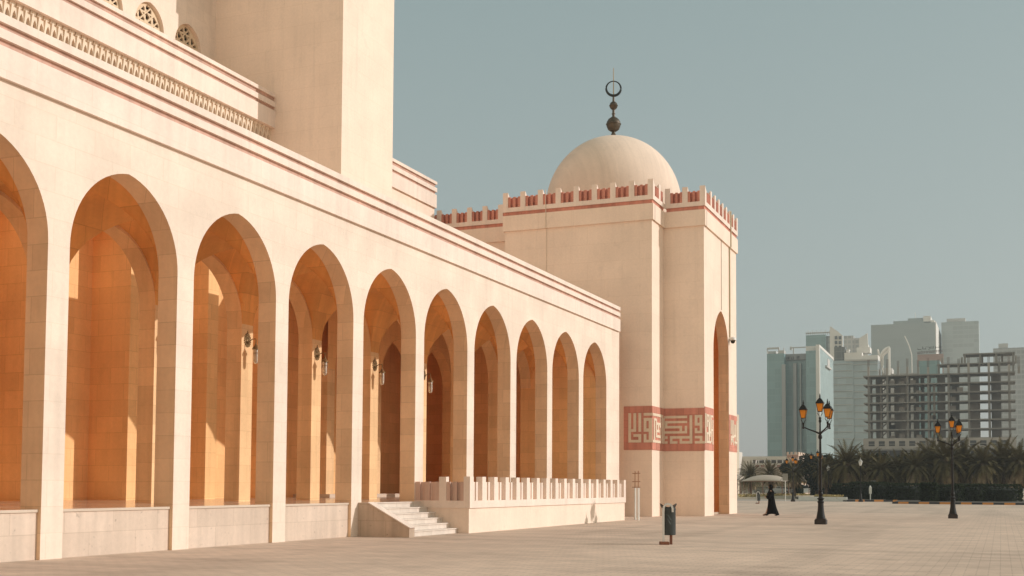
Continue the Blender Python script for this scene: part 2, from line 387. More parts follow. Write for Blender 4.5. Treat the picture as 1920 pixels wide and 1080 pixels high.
# ---- wall lanterns on the inner piers
def lantern(y, z, label):
    r = empty('wall_lantern', (-4.2, y, z), label=label, cat='lantern', group='wall lanterns on the inner piers of the arcade')
    m = MB(); n = 18
    # pierced rosette plate
    for i in range(n):
        a0, a1 = 2*pi*i/n, 2*pi*(i+.55)/n
        for ra, rb in ((.03, .09), (.10, .15), (.16, .185)):
            off = .5*(2*pi/n) if ra > .09 and ra < .12 else 0
            m.extrude([(0.004, ra*cos(a0+off), ra*1.25*sin(a0+off)), (0.004, rb*cos(a0+off), rb*1.25*sin(a0+off)), (0.004, rb*cos(a1+off), rb*1.25*sin(a1+off)), (0.004, ra*cos(a1+off), ra*1.25*sin(a1+off))], (.02, 0, 0))
    m.tube([(.012, 0, .2), (.012, 0, .32)], .012, 6); m.lathe([(.0, -.02), (.025, 0), (0, .02)], (.02, 0, .25), 8)
    m.build('wall_plate', BRASS, r)
    m = MB(); m.tube([(.01, 0, -.12), (.10, 0, -.03), (.2, 0, .03), (.33, 0, .03), (.345, 0, -.02), (.345, 0, -.14)], .016, 6)
    m.build('bracket', BRASS, r)
    m = MB(); m.lathe([(.012, .0), (.03, -.05), (.085, -.14), (.13, -.2), (.135, -.215), (.02, -.2)], (.345, 0, -.10), 12)
    m.lathe([(.085, 0), (.09, .012), (.085, .02)], (.345, 0, -.45), 12)
    m.build('lamp_cap', BRASS, r, smooth=True)
    m = MB(); m.lathe([(.082, 0), (.082, -.38), (.07, -.44), (.04, -.47), (0, -.48)], (.345, 0, -.31), 14)
    m.build('lamp_glass', FROST, r, smooth=True); return r
BRASS = simple('aged_brass', (.22, .14, .06), .5, .6)
ords = {-3:None,-2:None,-1:None,0:None,1:None}
for k, lab in ((1, 'brass wall lantern mostly hidden behind the leftmost visible arch pier'), (2, 'brass wall lantern seen through the second arch from the left'),
               (3, 'brass wall lantern seen through the third arch from the left'), (4, 'brass wall lantern in the fourth arch just above the steps'),
               (5, 'brass wall lantern at the left edge of the fifth arch')):
    # the k-th pier of the inner row
    lantern(Y0+k*B+PW/2, 6.357, lab)

# ---------------------------------------------------------------- landing, steps, balustrades
lan = empty('landing', (2.1, 35.66, 0), label='raised stone landing with low crenellated balustrade in front of the arcade', cat='landing')
LX, LY0, LY1 = 2.1, 35.66, 53.28
m = MB(); m.box(-.06, LX-.05, LY0+.03, LY1-.03, 0, .85, 't'); P(m, 'plinth', BASE if False else PLAIN, lan)
P(MB().box(-.06, LX-.26, LY0+.2, LY1-.2, .852, 1.055), 'floor', MARBLE, lan)
def balustrade(root, P0, P1, z0, zb, zp, zt, pitch_n, th=.22, post=.26, corner=True, ribs=3, pinkmat=None, trimmat=None, first=True, last=True, slope=0, names=('balustrade_band','balustrade_post','balustrade_panel')):
    """band z0..zb, panels to zp, posts to zt, running P0->P1 (xy), outward normal to the right of the run"""
    P0 = Vector((*P0, 0)); P1 = Vector((*P1, 0)); d = P1-P0; Ln = d.length; d.normalize(); n = Vector((d.y, -d.x, 0))
    def bx(mb, s0, s1, o0, o1, za, zz, zback=None):
        zback = zz if zback is None else zback
        a, b, c, e = P0+d*s0+n*o0, P0+d*s1+n*o0, P0+d*s1+n*o1, P0+d*s0+n*o1
        vs = [(q.x, q.y, za) for q in (a, b, c, e)] + [(a.x,a.y,zback),(b.x,b.y,zback),(c.x,c.y,zz),(e.x,e.y,zz)]
        mb.add(vs, [(0,3,2,1),(4,5,6,7),(0,1,5,4),(1,2,6,5),(2,3,7,6),(3,0,4,7)])
    tm = trimmat or TRIM
    if zb > z0:
        m = MB(); bx(m, 0, Ln, -th, 0, z0, zb); P(m, names[0], tm, root)
    pit = (Ln-post)/pitch_n
    for i in range(pitch_n+1):
        if (i == 0 and not first) or (i == pitch_n and not last): continue
        m = MB(); w = post
        bx(m, i*pit, i*pit+w, -th, -.003 if zb > z0 else 0, zb, zt, zt-slope); P(m, names[1], tm, root)
    for i in range(pitch_n):
        s0, s1 = i*pit+post, (i+1)*pit; gap = s1-s0
        m = MB(); bx(m, s0, s1, -th*.8 if ribs != 2 else -th*.98, -th*.55 if ribs != 2 else -th*.8, zb, zp-.01)
        if ribs == 2:
            for f0, f1 in ((.03,.26),(.42,.62)): bx(m, s0+gap*f0, s0+gap*f1, -th*.79, -.05, zb, zp)
            P(m, names[2], pinkmat or PINK, root); continue
        w = gap/(2*ribs-1) if ribs > 1 else gap*.3
        for j in range(ribs):
            a = s0 + 2*j*w; bx(m, a+.002, a+w-.002, -th*.55, -.03, zb, zp)
        P(m, names[2], pinkmat or PINK, root)
P(MB().box(0.002, LX-.241, LY0, LY0+.22, .85, 1.10), 'balustrade_band', TRIM, lan)
balustrade(lan, (-.27, LY0), (1.2, LY0), 1.10, 1.10, 1.74, 1.91, 1, th=.22, post=.27, ribs=3, first=False, last=True)
balustrade(lan, (.93, LY0), (2.13, LY0), 1.10, 1.10, 1.74, 1.91, 1, th=.22, post=.27, ribs=3, first=False, last=False)
P(MB().box(LX-.241, LX-.243+.1, LY0+.004, LY0+.24, 1.10, 1.92), 'balustrade_post', TRIM, lan)
balustrade(lan, (LX, LY0+.0), (LX, LY1), .85, 1.10, 1.74, 1.92, 17, th=.24, post=.30, ribs=2, pinkmat=TRIM)  # front panels cream instead of pink: their sunlit look put into the colour
P(MB().box(0.002, LX-.241, LY1-.22, LY1, .85, 1.10), 'balustrade_band', TRIM, lan)
balustrade(lan, (1.9, LY1), (0, LY1), 1.10, 1.10, 1.74, 1.91, 2, th=.22, post=.27, ribs=3, first=False, last=False)
# the inner faces of the runs carry no further posts; stepped corner block

st = empty('entrance_steps', (0.8, 33.9, 0), label='six pale marble steps rising to the arcade beside a sloping stone cheek wall', cat='steps')
RIS = POD/6; RUN = .285
for i in range(6):
    x1 = 1.66-RUN*i; z = RIS*(i+1)
    m = MB(); m.box(-.05, x1-.03, 32.2, LY0+.02, z-RIS+(.001 if i else 0), z-.035, ''); P(m, 'riser', STEP, st)
    P(MB().box(x1-.36 if i < 5 else -.06, x1, 32.2, LY0+.02, z-.034, z), 'tread', STEP, st)
m = MB(); m.extrude([(-.055, 31.85, 0), (1.83, 31.85, 0), (1.83, 31.85, .30), (.36, 31.85, 1.062), (-.055, 31.85, 1.062)], (0, .34, 0)); P(m, 'cheek_wall', stone('steps_cheek', (.55,.41,.31), bw=.9, bh=.5, pits=.4, streak=.15, vary=.05, line=.85), st)
m = MB(); m.extrude([(1.87, 31.83, .302), (.37, 31.83, 1.08), (.34, 31.83, 1.064), (1.83, 31.83, .29)], (0, .38, 0)); P(m, 'coping', TRIM, st)

# ---------------------------------------------------------------- gatehouse with dome
gh = empty('gatehouse', (-2.97, 66.9, 0), label='tall square cream gatehouse with crenellated parapet under a plain dome', cat='gatehouse')
A0, A1, AY = -7.316, 1.37, 60.32        # front projection
G0, G1, GY0, GY1 = -9.6, 3.67, 62.7, 71.13
ZW = 16.11
m = MB(); m.box(A0, A1, AY, GY0+.6, 0, ZW, 't')
P(m, 'wall', PLAIN, gh)
# east wall with the tall pointed opening
mm = (64.93+68.93)/2
m = MB(); arch_wall(m, G1-.62, G1, GY0, GY1, ZW, 2.0, .56, 9.42, bottom=0, soffit=False); P(m, 'wall', PLAIN, gh)
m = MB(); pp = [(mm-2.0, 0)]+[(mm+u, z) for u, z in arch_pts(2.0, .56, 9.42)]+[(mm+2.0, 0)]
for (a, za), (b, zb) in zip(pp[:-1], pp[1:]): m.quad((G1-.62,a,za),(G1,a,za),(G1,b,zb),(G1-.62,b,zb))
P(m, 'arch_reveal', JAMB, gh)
m = MB(); m.quad((A1,GY0,0),(G1,GY0,0),(G1,GY0,ZW),(A1,GY0,ZW)); m.quad((G0-.01,GY0,0),(A0,GY0,0),(A0,GY0,ZW),(G0-.01,GY0,ZW))
m.box(G0, G1, GY1-.62, GY1, 0, ZW, 'te'); m.box(G0, G0+.6, GY0+.02, GY1-.63, 0, ZW, 't'); m.box(-6, G1-.62, GY0+.6, GY0+.65, 0, ZW)
m.box(-4.5, -4.2, GY0+.65, GY1-.62, 0, 13); m.box(-4.2, G1-.62, GY0+.65, GY1-.62, 12.6, 13)
P(m, 'wall', PLAIN, gh)
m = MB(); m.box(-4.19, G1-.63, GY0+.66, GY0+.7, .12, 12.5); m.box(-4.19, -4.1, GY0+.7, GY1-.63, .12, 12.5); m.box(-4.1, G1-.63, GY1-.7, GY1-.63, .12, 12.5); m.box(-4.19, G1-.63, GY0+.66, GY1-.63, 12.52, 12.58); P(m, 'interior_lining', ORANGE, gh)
P(MB().box(-4.2, G1-.62, GY0+.65, GY1-.62, 0.0, .12), 'floor', MARBLE, gh)
P(MB().box(G1-.6, G1-.2, 64.95, 65.5, .0, .25), 'doorstep', TRIM, gh)
P(MB().box(G0+.3, G1-.4, GY0+.3, GY1-.4, 16.5, 16.9).box(A0+.3, A1-.3, AY+.3, GY0+.29, 16.5, 16.9), 'roof', PLAIN, gh)
def gh_edge(P0, P1, n, first=True, last=True, e0=0, e1=0, root=gh, dz=0):
    """fascia, red stripe, band and merlons along a run whose wall face is P0->P1 (outward normal to the right)"""
    a = Vector((*P0, 0)); b = Vector((*P1, 0)); d = (b-a).normalized(); nn = Vector((d.y, -d.x, 0)); Ln = (b-a).length
    def bx(mb, o0, o1, za, zz, ea, eb):
        q = [a-d*ea+nn*o0, b+d*eb+nn*o0, b+d*eb+nn*o1, a-d*ea+nn*o1]
        mb.add([(v.x,v.y,za) for v in q]+[(v.x,v.y,zz) for v in q], [(0,3,2,1),(4,5,6,7),(0,1,5,4),(1,2,6,5),(2,3,7,6),(3,0,4,7)])
    m = MB(); bx(m, -.3, .10, ZW+dz, 17.0+dz, e0, e1); P(m, 'cornice', PLAIN, root)
    m = MB(); bx(m, -.3, .03, 17.0+dz, 17.21+dz, e0-.07 if e0 else 0, e1-.07 if e1 else 0); P(m, 'cornice_stripe', RED, root)
    p0 = a-d*e0+nn*.10; p1 = b+d*e1+nn*.10
    balustrade(root, (p0.x,p0.y), (p1.x,p1.y), 17.21+dz, 17.46+dz, 18.07+dz, 18.33+dz, n, th=.34, post=.31, ribs=3, pinkmat=RED, first=first, last=last, slope=.28,
               names=('parapet_band', 'merlon', 'parapet_panel'))
gh_edge((A0, AY), (A1, AY), 8, e0=.1, e1=.1)
gh_edge((A1, AY), (A1, GY0), 2, first=False, last=False, e0=-.24, e1=-.10)
gh_edge((A1, GY0), (G1, GY0), 2, first=True, e0=-.10, e1=.1)
gh_edge((G1, GY0), (G1, GY1), 8, first=False, e0=-.24, e1=.1)
gh_edge((G1, GY1), (G0, GY1), 11, first=False, e0=-.24, e1=-.24)
gh_edge((-22, GY0), (A0, GY0), 14, first=True, last=False, e1=-.12)
P(MB().box(-22, G0-.01, GY0, GY0+6, 0, ZW, 't'), 'wall', PLAIN, gh)
P(MB().box(-22, G0, GY0+.3, GY0+6, 16.5, 16.9), 'roof', PLAIN, gh)
# dome and finial
DC = Vector((-2.97, 66.95, 0)); R = 4.14
m = MB(); m.lathe([(R+.25, 16.9), (R+.25, 17.6), (R+.05, 17.6), (R, 18.0)] + [(max(R*cos(a), .0005)*1.0, 18.6+R*sin(a)*1.055) for a in [pi/2*i/40 for i in range(41)]], DC, 96)
dome = P(m, 'dome', DOME, gh, smooth=True)
m = MB(); zt = 22.95
m.lathe([(.30, 0), (.24, .06), (.13, .3), (.10, .42), (.2, .46), (.34, .56), (.42, .75), (.44, .86), (.47, .88), (.47, .90), (.44, .92), (.41, 1.05), (.32, 1.2), (.18, 1.31), (.09, 1.36),
         (.08, 1.5), (.115, 1.52), (.115, 1.56), (.075, 1.58), (.075, 1.78), (.14, 1.83), (.22, 1.92), (.25, 2.03), (.275, 2.05), (.25, 2.08), (.21, 2.2), (.13, 2.28), (.07, 2.31), (.06, 2.62), (0, 2.64)], (DC.x, DC.y, zt-.03), 20)
fin = P(m, 'finial', BRONZE, dome, smooth=True); fin.matrix_parent_inverse = Matrix.Identity(4)
m = MB(); c = Vector((DC.x, DC.y, zt+3.1)); rr = []
dv = Vector((.93, .37, 0))
for i in range(41):
    a = -pi/2 + 2*pi*i/40; w = .035 + .05*(1+cos(a+pi/2))/2
    rr.append((c + dv*(.45*cos(a)) + Vector((0,0,.45*sin(a))), w))
m.tube([p for p, w in rr], [w for p, w in rr], 8, caps=False)
cr = P(m, 'crescent', simple('blackened_bronze', (.03,.035,.035), .4, .5), dome, smooth=True); cr.matrix_parent_inverse = Matrix.Identity(4)
m = MB(); m.tube([c+Vector((0,0,-.46)), c+Vector((0,0,1.27))], [.035, .02], 6); ro = P(m, 'lightning_rod', simple('copper_rod', (.45,.33,.2), .5, .4), dome); ro.matrix_parent_inverse = Matrix.Identity(4)
# cables on the faces
m = MB(); q = [at(1023, y, Y=AY-.13) for y in (361, 414)]; x = q[0].x
m.tube([(x, AY-.12, 18.3), (x+.02, AY-.13, ZW)], .02, 6); m.tube([(x+.02, AY-.04, ZW+.1), (x+.03, AY-.03, 9.5)], .014, 6); P(m, 'conduit', simple('grey_cable', (.66,.54,.42), .6), gh)
yc = at(1368.5, 560, X=G1+.05).y
m = MB(); m.tube([(G1+.13, yc, 18.3), (G1+.13, yc, ZW)], .045, 6); m.tube([(G1+.045, yc, ZW+.1), (G1+.045, yc, 10.62)], .045, 6); P(m, 'conduit', simple('beige_cable_duct', (.50,.42,.27), .6), gh)
MB_ = MB(); MB_.tube([(G1+.02, mm+.02, ZW-.01), (G1+.02, mm, 11.98)], .018, 6); P(MB_, 'conduit', simple('thin_cable', (.50,.42,.33), .6), gh)
dm = empty('security_camera', (G1+.22, yc, 10.45), label='small white dome security camera below a cable on the gatehouse wall', cat='security camera')
MB().lathe([(.0,.2),(.10,.19),(.2,.1),(.22,0),(.2,-.02)], (0,0,0), 16).build('housing', WHITEP, dm, smooth=True)
MB().lathe([(.15,-.02),(.14,-.1),(.08,-.19),(0,-.21)], (0,0,0), 16).build('lens_dome', DARK, dm, smooth=True)
MB().box(-.22,.0,-.03,.03,.05,.11).build('mount', WHITEP, dm)

# ---- square Kufic inscription panel wrapping the gatehouse
def raster(rects, holes=()):
    us = sorted({u for r in list(rects)+list(holes) for u in r[:2]}); vs = sorted({v for r in list(rects)+list(holes) for v in r[2:]})
    def full(u, v):
        return any(r[0] <= u <= r[1] and r[2] <= v <= r[3] for r in rects) and not any(r[0] <= u <= r[1] and r[2] <= v <= r[3] for r in holes)
    g = [[full((us[i]+us[i+1])/2, (vs[j]+vs[j+1])/2) for j in range(len(vs)-1)] for i in range(len(us)-1)]
    return us, vs, g
def relief(rects, f, d0, d1, holes=()):
    us, vs, g = raster(rects, holes); m = MB()
    for i in range(len(us)-1):
        for j in range(len(vs)-1):
            if not g[i][j]: continue
            a, b, c, e = us[i], us[i+1], vs[j], vs[j+1]
            m.quad(f(a,e,d1), f(b,e,d1), f(b,c,d1), f(a,c,d1))
            if i == 0 or not g[i-1][j]: m.quad(f(a,c,d0), f(a,e,d0), f(a,e,d1), f(a,c,d1))
            if i == len(us)-2 or not g[i+1][j]: m.quad(f(b,c,d0), f(b,e,d0), f(b,e,d1), f(b,c,d1))
            if j == 0 or not g[i][j-1]: m.quad(f(a,c,d0), f(b,c,d0), f(b,c,d1), f(a,c,d1))
            if j == len(vs)-2 or not g[i][j+1]: m.quad(f(a,e,d0), f(b,e,d0), f(b,e,d1), f(a,e,d1))
    return m
ZT, ZB = 5.96, 3.59
def face_y(u0, u1, x0, x1, yf, v0, v1):
    return lambda u, v, d: (x0+(x1-x0)*(u-u0)/(u1-u0), yf-d, ZT+(ZB-ZT)*(v-v0)/(v1-v0))
def face_x(u0, u1, y0, y1, xf, v0, v1):
    return lambda u, v, d: (xf+d, y0+(y1-y0)*(u-u0)/(u1-u0), ZT+(ZB-ZT)*(v-v0)/(v1-v0))
KUF = stone('inscription_stone', (.74,.61,.47), bw=.5, bh=.5, line=.95, vary=.02)
def panel(f, box, rects, holes, d0=.004):
    P(relief([box], f, d0, .025), 'inscription_panel', RED, gh)
    b = box; iu = 26 if b[1]-b[0] > 100 else 8
    P(relief(rects, f, .025, .055, holes), 'inscription', KUF, gh)
fA = face_y(75, 500, -.21, A1+.02, AY, 95, 750)
rA = [(145,185,200,640),(145,262,440,480),(222,262,200,480),(297,338,200,480),(145,338,600,640),(297,338,515,640),(222,338,515,555),
      (375,500,200,240),(375,500,275,480),(450,500,440,640),(375,415,515,640),(375,500,600,640)]
panel(fA, (75,500,95,750), rA, [(415,450,318,432)])
fA2 = face_x(500, 680, AY, GY0, A1, 95, 750)
rA2 = [(500,640,200,240),(515,530,275,640),(545,560,300,560),(515,560,275,310),(560,600,330,370),(575,590,330,480),(545,600,440,480),(612,625,240,600),(560,625,520,560),(500,625,600,640),(640,655,200,640),(665,680,240,640),(600,612,330,400)]
panel(fA2, (500,680,95,750), rA2, [])
fB = face_y(672, 1290, A1, G1+.02, GY0, 118, 765)
rB = [(672,1027,232,270),(692,1027,310,345),(692,728,310,422),(692,950,385,422),(915,950,385,500),(672,1027,465,500),(992,1027,385,500),
      (1065,1105,228,655),(768,1105,540,578),(768,805,540,655),(768,880,617,655),(915,950,540,655),(915,1105,617,655),(692,730,540,580),(692,730,617,655),
      (1143,1255,225,385),(1218,1255,225,500),(1143,1180,422,500),(1143,1255,463,500),(1143,1255,540,578),(1218,1255,540,655),(1143,1290,617,655)]
panel(fB, (672,1290,118,765), rB, [(1183,1215,265,343)])
fC = face_x(1290, 1425, GY0, 64.85, G1, 145, 780)
rC = [(1290,1304,225,665),(1312,1345,232,345),(1312,1324,232,420),(1336,1352,345,640),(1352,1366,232,560),(1374,1384,232,640),(1384,1408,440,470),(1396,1410,300,670),(1312,1345,500,530),(1312,1324,500,660),(1324,1374,625,660),(1384,1408,232,262),(1352,1384,480,510)]
panel(fC, (1290,1425,125,765), rC, [(1322,1334,265,320)])
fD = face_x(1662, 1775, 68.95, GY1, G1, 245, 840)
rD = [(1675,1685,320,540),(1675,1700,600,630),(1692,1702,320,660),(1710,1720,320,700),(1728,1738,380,560),(1720,1748,540,570),(1742,1752,380,700),(1760,1770,320,620),(1728,1770,640,670),(1675,1685,560,700),(1685,1728,560,590)]
panel(fD, (1662,1775,245,800), rD, [])

# ---------------------------------------------------------------- upper hall (set back) and minaret
TX, TY0, TY1 = -8.9, 45.11, 49.90
hall = empty('prayer_hall', (-14, 45, 0), label='upper storey of the prayer hall with lattice windows and niche frieze above the arcade', cat='building')
XC = -12.5; HY0, HY1 = 8.0, 61.98
XF = XC-.25
m = MB()
m.box(-30, XF-.3, HY0, HY1-.6, 10.8, 19.9, 'tb')
m.box(XF-.3, XF+.12, 55.75, HY1-.1, 10.8, 18.28, 'tb')
P(m, 'wall', PLAIN, hall)
m = MB(); m.box(XF-.3, XC, HY0, HY1-.05, 18.285, 19.095); m.box(XF-.3, XC, HY0, HY1, 19.27, 19.52); m.box(XF-.3, XC, HY0, HY1, 19.73, 19.9)
P(m, 'cornice', TRIM, hall)
m = MB(); m.box(XF-.3, XC-.1, HY0, HY1-.1, 19.095, 19.27); m.box(XF-.3, XC-.1, HY0, HY1-.1, 19.52, 19.73); P(m, 'cornice_stripe', STRIPE, hall)
P(MB().box(-30, XF-.28, HY0, HY1-.3, 19.905, 20.0), 'roof', PLAIN, hall)
# frieze of small pointed niches
m = MB(); pn = .308; y = 22.0
NB, NT = 17.2, 18.285
while y < 55.6:
    hw2 = .09; mid = y+pn/2
    pts = [(mid-hw2, NB), (mid-hw2, 17.78), (mid-hw2*.75, 17.9), (mid, 18.03), (mid+hw2*.75, 17.9), (mid+hw2, 17.78), (mid+hw2, NB)]
    cols = [(y, NB)] + pts + [(y+pn, NB)]
    x0, x1 = XF-.15, XF-.02
    m.quad((x1,y,NB),(x1,mid-hw2,NB),(x1,mid-hw2,NT),(x1,y,NT)); m.quad((x1,mid+hw2,NB),(x1,y+pn,NB),(x1,y+pn,NT),(x1,mid+hw2,NT))
    for (a, za), (b, zb) in zip(pts[1:-2], pts[2:-1]): m.quad((x1,a,za),(x1,b,zb),(x1,b,NT),(x1,a,NT))
    for (a, za), (b, zb) in zip(pts[:-1], pts[1:]): m.quad((x0,a,za),(x1,a,za),(x1,b,zb),(x0,b,zb))
    # projecting corbel head between niches
    yy = y
    m.extrude([(x1, yy-.05, 17.55), (x1+.04, yy-.04, 17.85), (x1+.07, yy-.04, 18.1), (x1+.10, yy-.04, NT-.003), (x1, yy-.04, NT-.003)], (0, .08, 0))
    m.extrude([(x1+.001, yy-.12, 18.14), (x1+.07, yy-.12, 18.17), (x1+.09, yy-.12, NT-.006), (x1+.001, yy-.12, NT-.006)], (0, .24, 0))
    y += pn
P(m, 'niche_frieze', stone('frieze_stone', (.78,.64,.50), bw=900, bh=900, line=1, vary=0), hall)
# window storey
XW = -16.0
wins = [(42.175+.02+(k*2.64), k) for k in range(0, -12, -1)]
WHW, WSP, WC = .93, 21.95, .14
bands = []
for y1, k in wins: bands.append(y1)
m = MB()
ytop = 34.0
y_prev = 45.5
for y0w, k in wins:
    mid = y0w+WHW
    ya, yb = mid-1.32, mid+1.32
    arch_wall(m, XW-.28, XW, ya, yb, 29.0, WHW, WC, WSP, bottom=20.0)
m.box(XW-.28, XW, wins[0][0]+WHW+1.32, 52, 20.0, 29.0)
m.box(XW-4, XW-.6, 8, 52, 20, 29)
P(m, 'wall', STONE, hall)
LAT = stone('lattice_stone', (.72,.55,.38), bw=900, bh=900, line=1, vary=0)
for y0w, k in wins:
    mid = y0w+WHW; 
    n = 46; cw = 2*WHW/n; nz = int(3.0/cw)
    def inside(u, z): return z <= prof(u, WHW, WC, WSP)
    def solid(i, j):
        u = -WHW+(i+.5)*cw; z = 20.0+(j+.5)*cw
        if not inside(u, z): return False
        if not inside(u*1.0+math.copysign(.09, u), z+.09): return True
        p = .46
        def ln(t): return abs((t/p) % 1-.5) > .5-.105
        a = u+z; b2 = u-z
        if ln(u*1.0+.115) and ((z/p) % 1) < .72: return True
        if ln(z*1.0) and (((u+.115)/p) % 1) > .3: return True
        if ln(a*.7071*1.41) or ln(b2*.7071*1.41): return True
        return False
    g = [[solid(i, j) for j in range(nz)] for i in range(n)]
    ml = MB()
    xa, xb = XW-.26, XW-.17
    for i in range(n):
        for j in range(nz):
            if not g[i][j]: continue
            a, b2, c2, e2 = mid-WHW+i*cw, mid-WHW+(i+1)*cw, 20+j*cw, 20+(j+1)*cw
            ml.quad((xb,a,c2),(xb,b2,c2),(xb,b2,e2),(xb,a,e2))
            if i == 0 or not g[i-1][j]: ml.quad((xa,a,c2),(xb,a,c2),(xb,a,e2),(xa,a,e2))
            if i == n-1 or not g[i+1][j]: ml.quad((xb,b2,c2),(xa,b2,c2),(xa,b2,e2),(xb,b2,e2))
            if j == nz-1 or not g[i][j+1]: ml.quad((xb,a,e2),(xb,b2,e2),(xa,b2,e2),(xa,a,e2))
            if j == 0 or not g[i][j-1]: ml.quad((xb,b2,c2),(xb,a,c2),(xa,a,c2),(xa,b2,c2))
    P(ml, 'window_lattice', LAT, hall)
    P(MB().box(XW-.45, XW-.40, mid-WHW, mid+WHW, 20, 23.3), 'window_pane', DARK, hall)

mi = empty('minaret', ((TX-12.6)/2, TY0, 0), label='plain square minaret shaft rising out of the top of the picture', cat='minaret')
TT = 26.9
m = MB(); m.box(-18.5, TX, TY0, TY1, 10.8, TT, 'tb'); P(m, 'shaft', PLAIN, mi)
m = MB(); m.box(-18.6, TX+.12, TY0-.12, TY1+.12, TT, TT+1.0); m.box(-18.3, TX-.2, TY0+.2, TY1-.2, TT+1.0, TT+14); P(m, 'upper_shaft', PLAIN, mi)

# ---------------------------------------------------------------- people, lamps, bins, posts
def street_lamp(x, y, label, h=1.0, rz=0, group='four lantern street lamps on the plaza'):
    r = empty('street_lamp', (x, y, 0), rz, label=label, cat='street lamp', group=group)
    m = MB()
    m.box(-.245,.245,-.245,.245,0,.2); m.box(-.215,.215,-.215,.215,.2,.25); m.build('plinth', simple('plinth_iron', (.035,.024,.02), .7), r, bevel=.01)
    m = MB()
    m.lathe([(.2,.25),(.195,.3),(.165,.45),(.14,.6),(.125,.8),(.12,.93),(.14,.95),(.15,.98),(.14,1.0),(.12,1.02),(.10,1.05),(.115,1.08),(.155,1.1),(.155,1.13),(.10,1.16),(.075,1.22),(.095,1.28),(.11,1.33),(.095,1.38),(.07,1.42),(.10,1.45),(.10,1.47),(.06,1.5),
             (.055,2.9),(.075,2.92),(.075,2.98),(.055,3.0),(.045,3.72),(.075,3.75),(.09,3.82),(.075,3.9),(.05,3.93),(.07,3.98),(.07,4.02),(.04,4.06),(.032,4.45),(.055,4.48),(.06,4.56),(.045,4.6),(.06,4.66),(.045,4.70),(0,4.71)], (0,0,0), 16)
    m.build('post', BLACKM, r, smooth=True)
    heads = [(0, 0, 4.74)]
    for a in (ANG, ANG+2*pi/3, ANG-2*pi/3):
        ex, ey = .72*cos(a), .72*sin(a)
        m = MB(); m.tube([(.05*cos(a), .05*sin(a), 3.98), (.2*cos(a), .2*sin(a), 4.06), (.45*cos(a), .45*sin(a), 4.15), (ex*.96, ey*.96, 4.26)], [.04,.035,.028,.025], 8)
        m.lathe([(0,-.05),(.05,-.04),(.055,.0),(.04,.05),(.035,.12),(.05,.16),(.05,.2),(.03,.22),(0,.22)], (ex, ey, 4.24), 10)
        m.build('arm', BLACKM, r, smooth=True)
        heads.append((ex, ey, 4.46))
    for hx, hy, hz in heads:
        # open cradle, tapering four sided glass, pitched cap with finial
        m = MB()
        for q in range(4):
            a = pi/4+q*pi/2; c2, s2 = cos(a), sin(a)
            m.tube([(hx+.03*c2, hy+.03*s2, hz-.02), (hx+.14*c2, hy+.14*s2, hz+.13), (hx+.12*c2, hy+.12*s2, hz+.2)], .008, 5)
            m.tube([(hx+.118*c2, hy+.118*s2, hz+.2), (hx+.205*c2, hy+.205*s2, hz+.56)], .011, 5)
        m.box(hx-.092,hx+.092,hy-.092,hy+.092,hz+.19,hz+.21)
        m.build('lantern_frame', BLACKM, r)
        m = MB(); b0, b1 = .077, .138
        m.add([(hx-b0,hy-b0,hz+.21),(hx+b0,hy-b0,hz+.21),(hx+b0,hy+b0,hz+.21),(hx-b0,hy+b0,hz+.21),(hx-b1,hy-b1,hz+.56),(hx+b1,hy-b1,hz+.56),(hx+b1,hy+b1,hz+.56),(hx-b1,hy+b1,hz+.56)],
              [(0,1,5,4),(1,2,6,5),(2,3,7,6),(3,0,4,7)]); m.build('lantern_glass', AMBER, r)
        m = MB(); b = .20
        q4 = lambda w, z: [(hx-w,hy-w,z),(hx+w,hy-w,z),(hx+w,hy+w,z),(hx-w,hy+w,z)]
        m.loft([q4(.15,hz+.555), q4(b*.86,hz+.56), q4(b*.86,hz+.585), q4(.10,hz+.72), q4(.045,hz+.79), q4(.03,hz+.80)])
        m.lathe([(.03,0),(.02,.03),(.055,.05),(.02,.07),(.035,.1),(.035,.12),(.012,.14),(.02,.17),(0,.22)], (hx,hy,hz+.79), 8)
        m.build('lantern_cap', BLACKM, r)
    return r
ANG = pi + .07
lamp = street_lamp(11.4, 52.04, 'nearest black street lamp with four amber lanterns standing on the plaza paving')
def lamp_copy(x, y, label, s=1, rz=0):
    c = copy_tree(lamp); c.location = (x, y, 0); c['label'] = label; c.scale = (s, s, s); c.rotation_euler = (0,0,rz); return c
p2 = at(1487, 940.5, Z=0); lamp_copy(p2.x, p2.y, 'black four lantern street lamp beside the white blank sign at the far plaza edge', .93)
p3 = at(1787, 972, Z=0); lamp_copy(p3.x, p3.y, 'black four lantern street lamp at the far right edge of the picture', .98)
p4 = at(1534, 938, Z=0); lamp_copy(p4.x, p4.y, 'distant black street lamp directly behind the nearest street lamp', 1.13)
# smaller single lamps
def small_lamp(x, y, h, label):
    r = empty('single_street_lamp', (x, y, 0), label=label, cat='street lamp', group='single white lantern lamps by the hedge')
    m = MB(); m.lathe([(.28,0),(.28,.15),(.16,.25),(.12,.8),(.08,.9),(.06,1.0),(.05,h-1.1),(.09,h-1.05),(.05,h-1.0),(.04,h-.95)], (0,0,0), 10); m.build('post', BLACKM, r, smooth=True)
    m = MB(); m.lathe([(.10,0),(.22,.42),(.22,.45)], (0,0,h-.95), 8); m.build('lantern_glass', WHITEP, r)
    m = MB(); m.lathe([(.26,0),(.1,.22),(.04,.3),(.02,.48),(0,.5)], (0,0,h-.5), 8); m.build('lantern_cap', simple('pale_cap', (.35,.33,.30), .6), r); return r
q = at(1614, 941, Z=0); small_lamp(q.x, q.y, 5.1, 'slim black lamp with one white lantern in front of the dense palms')
q = at(1549.5, 936, Z=0); small_lamp(q.x, q.y+2, 4.9, 'slim lamp with one white lantern right of the nearest street lamp')

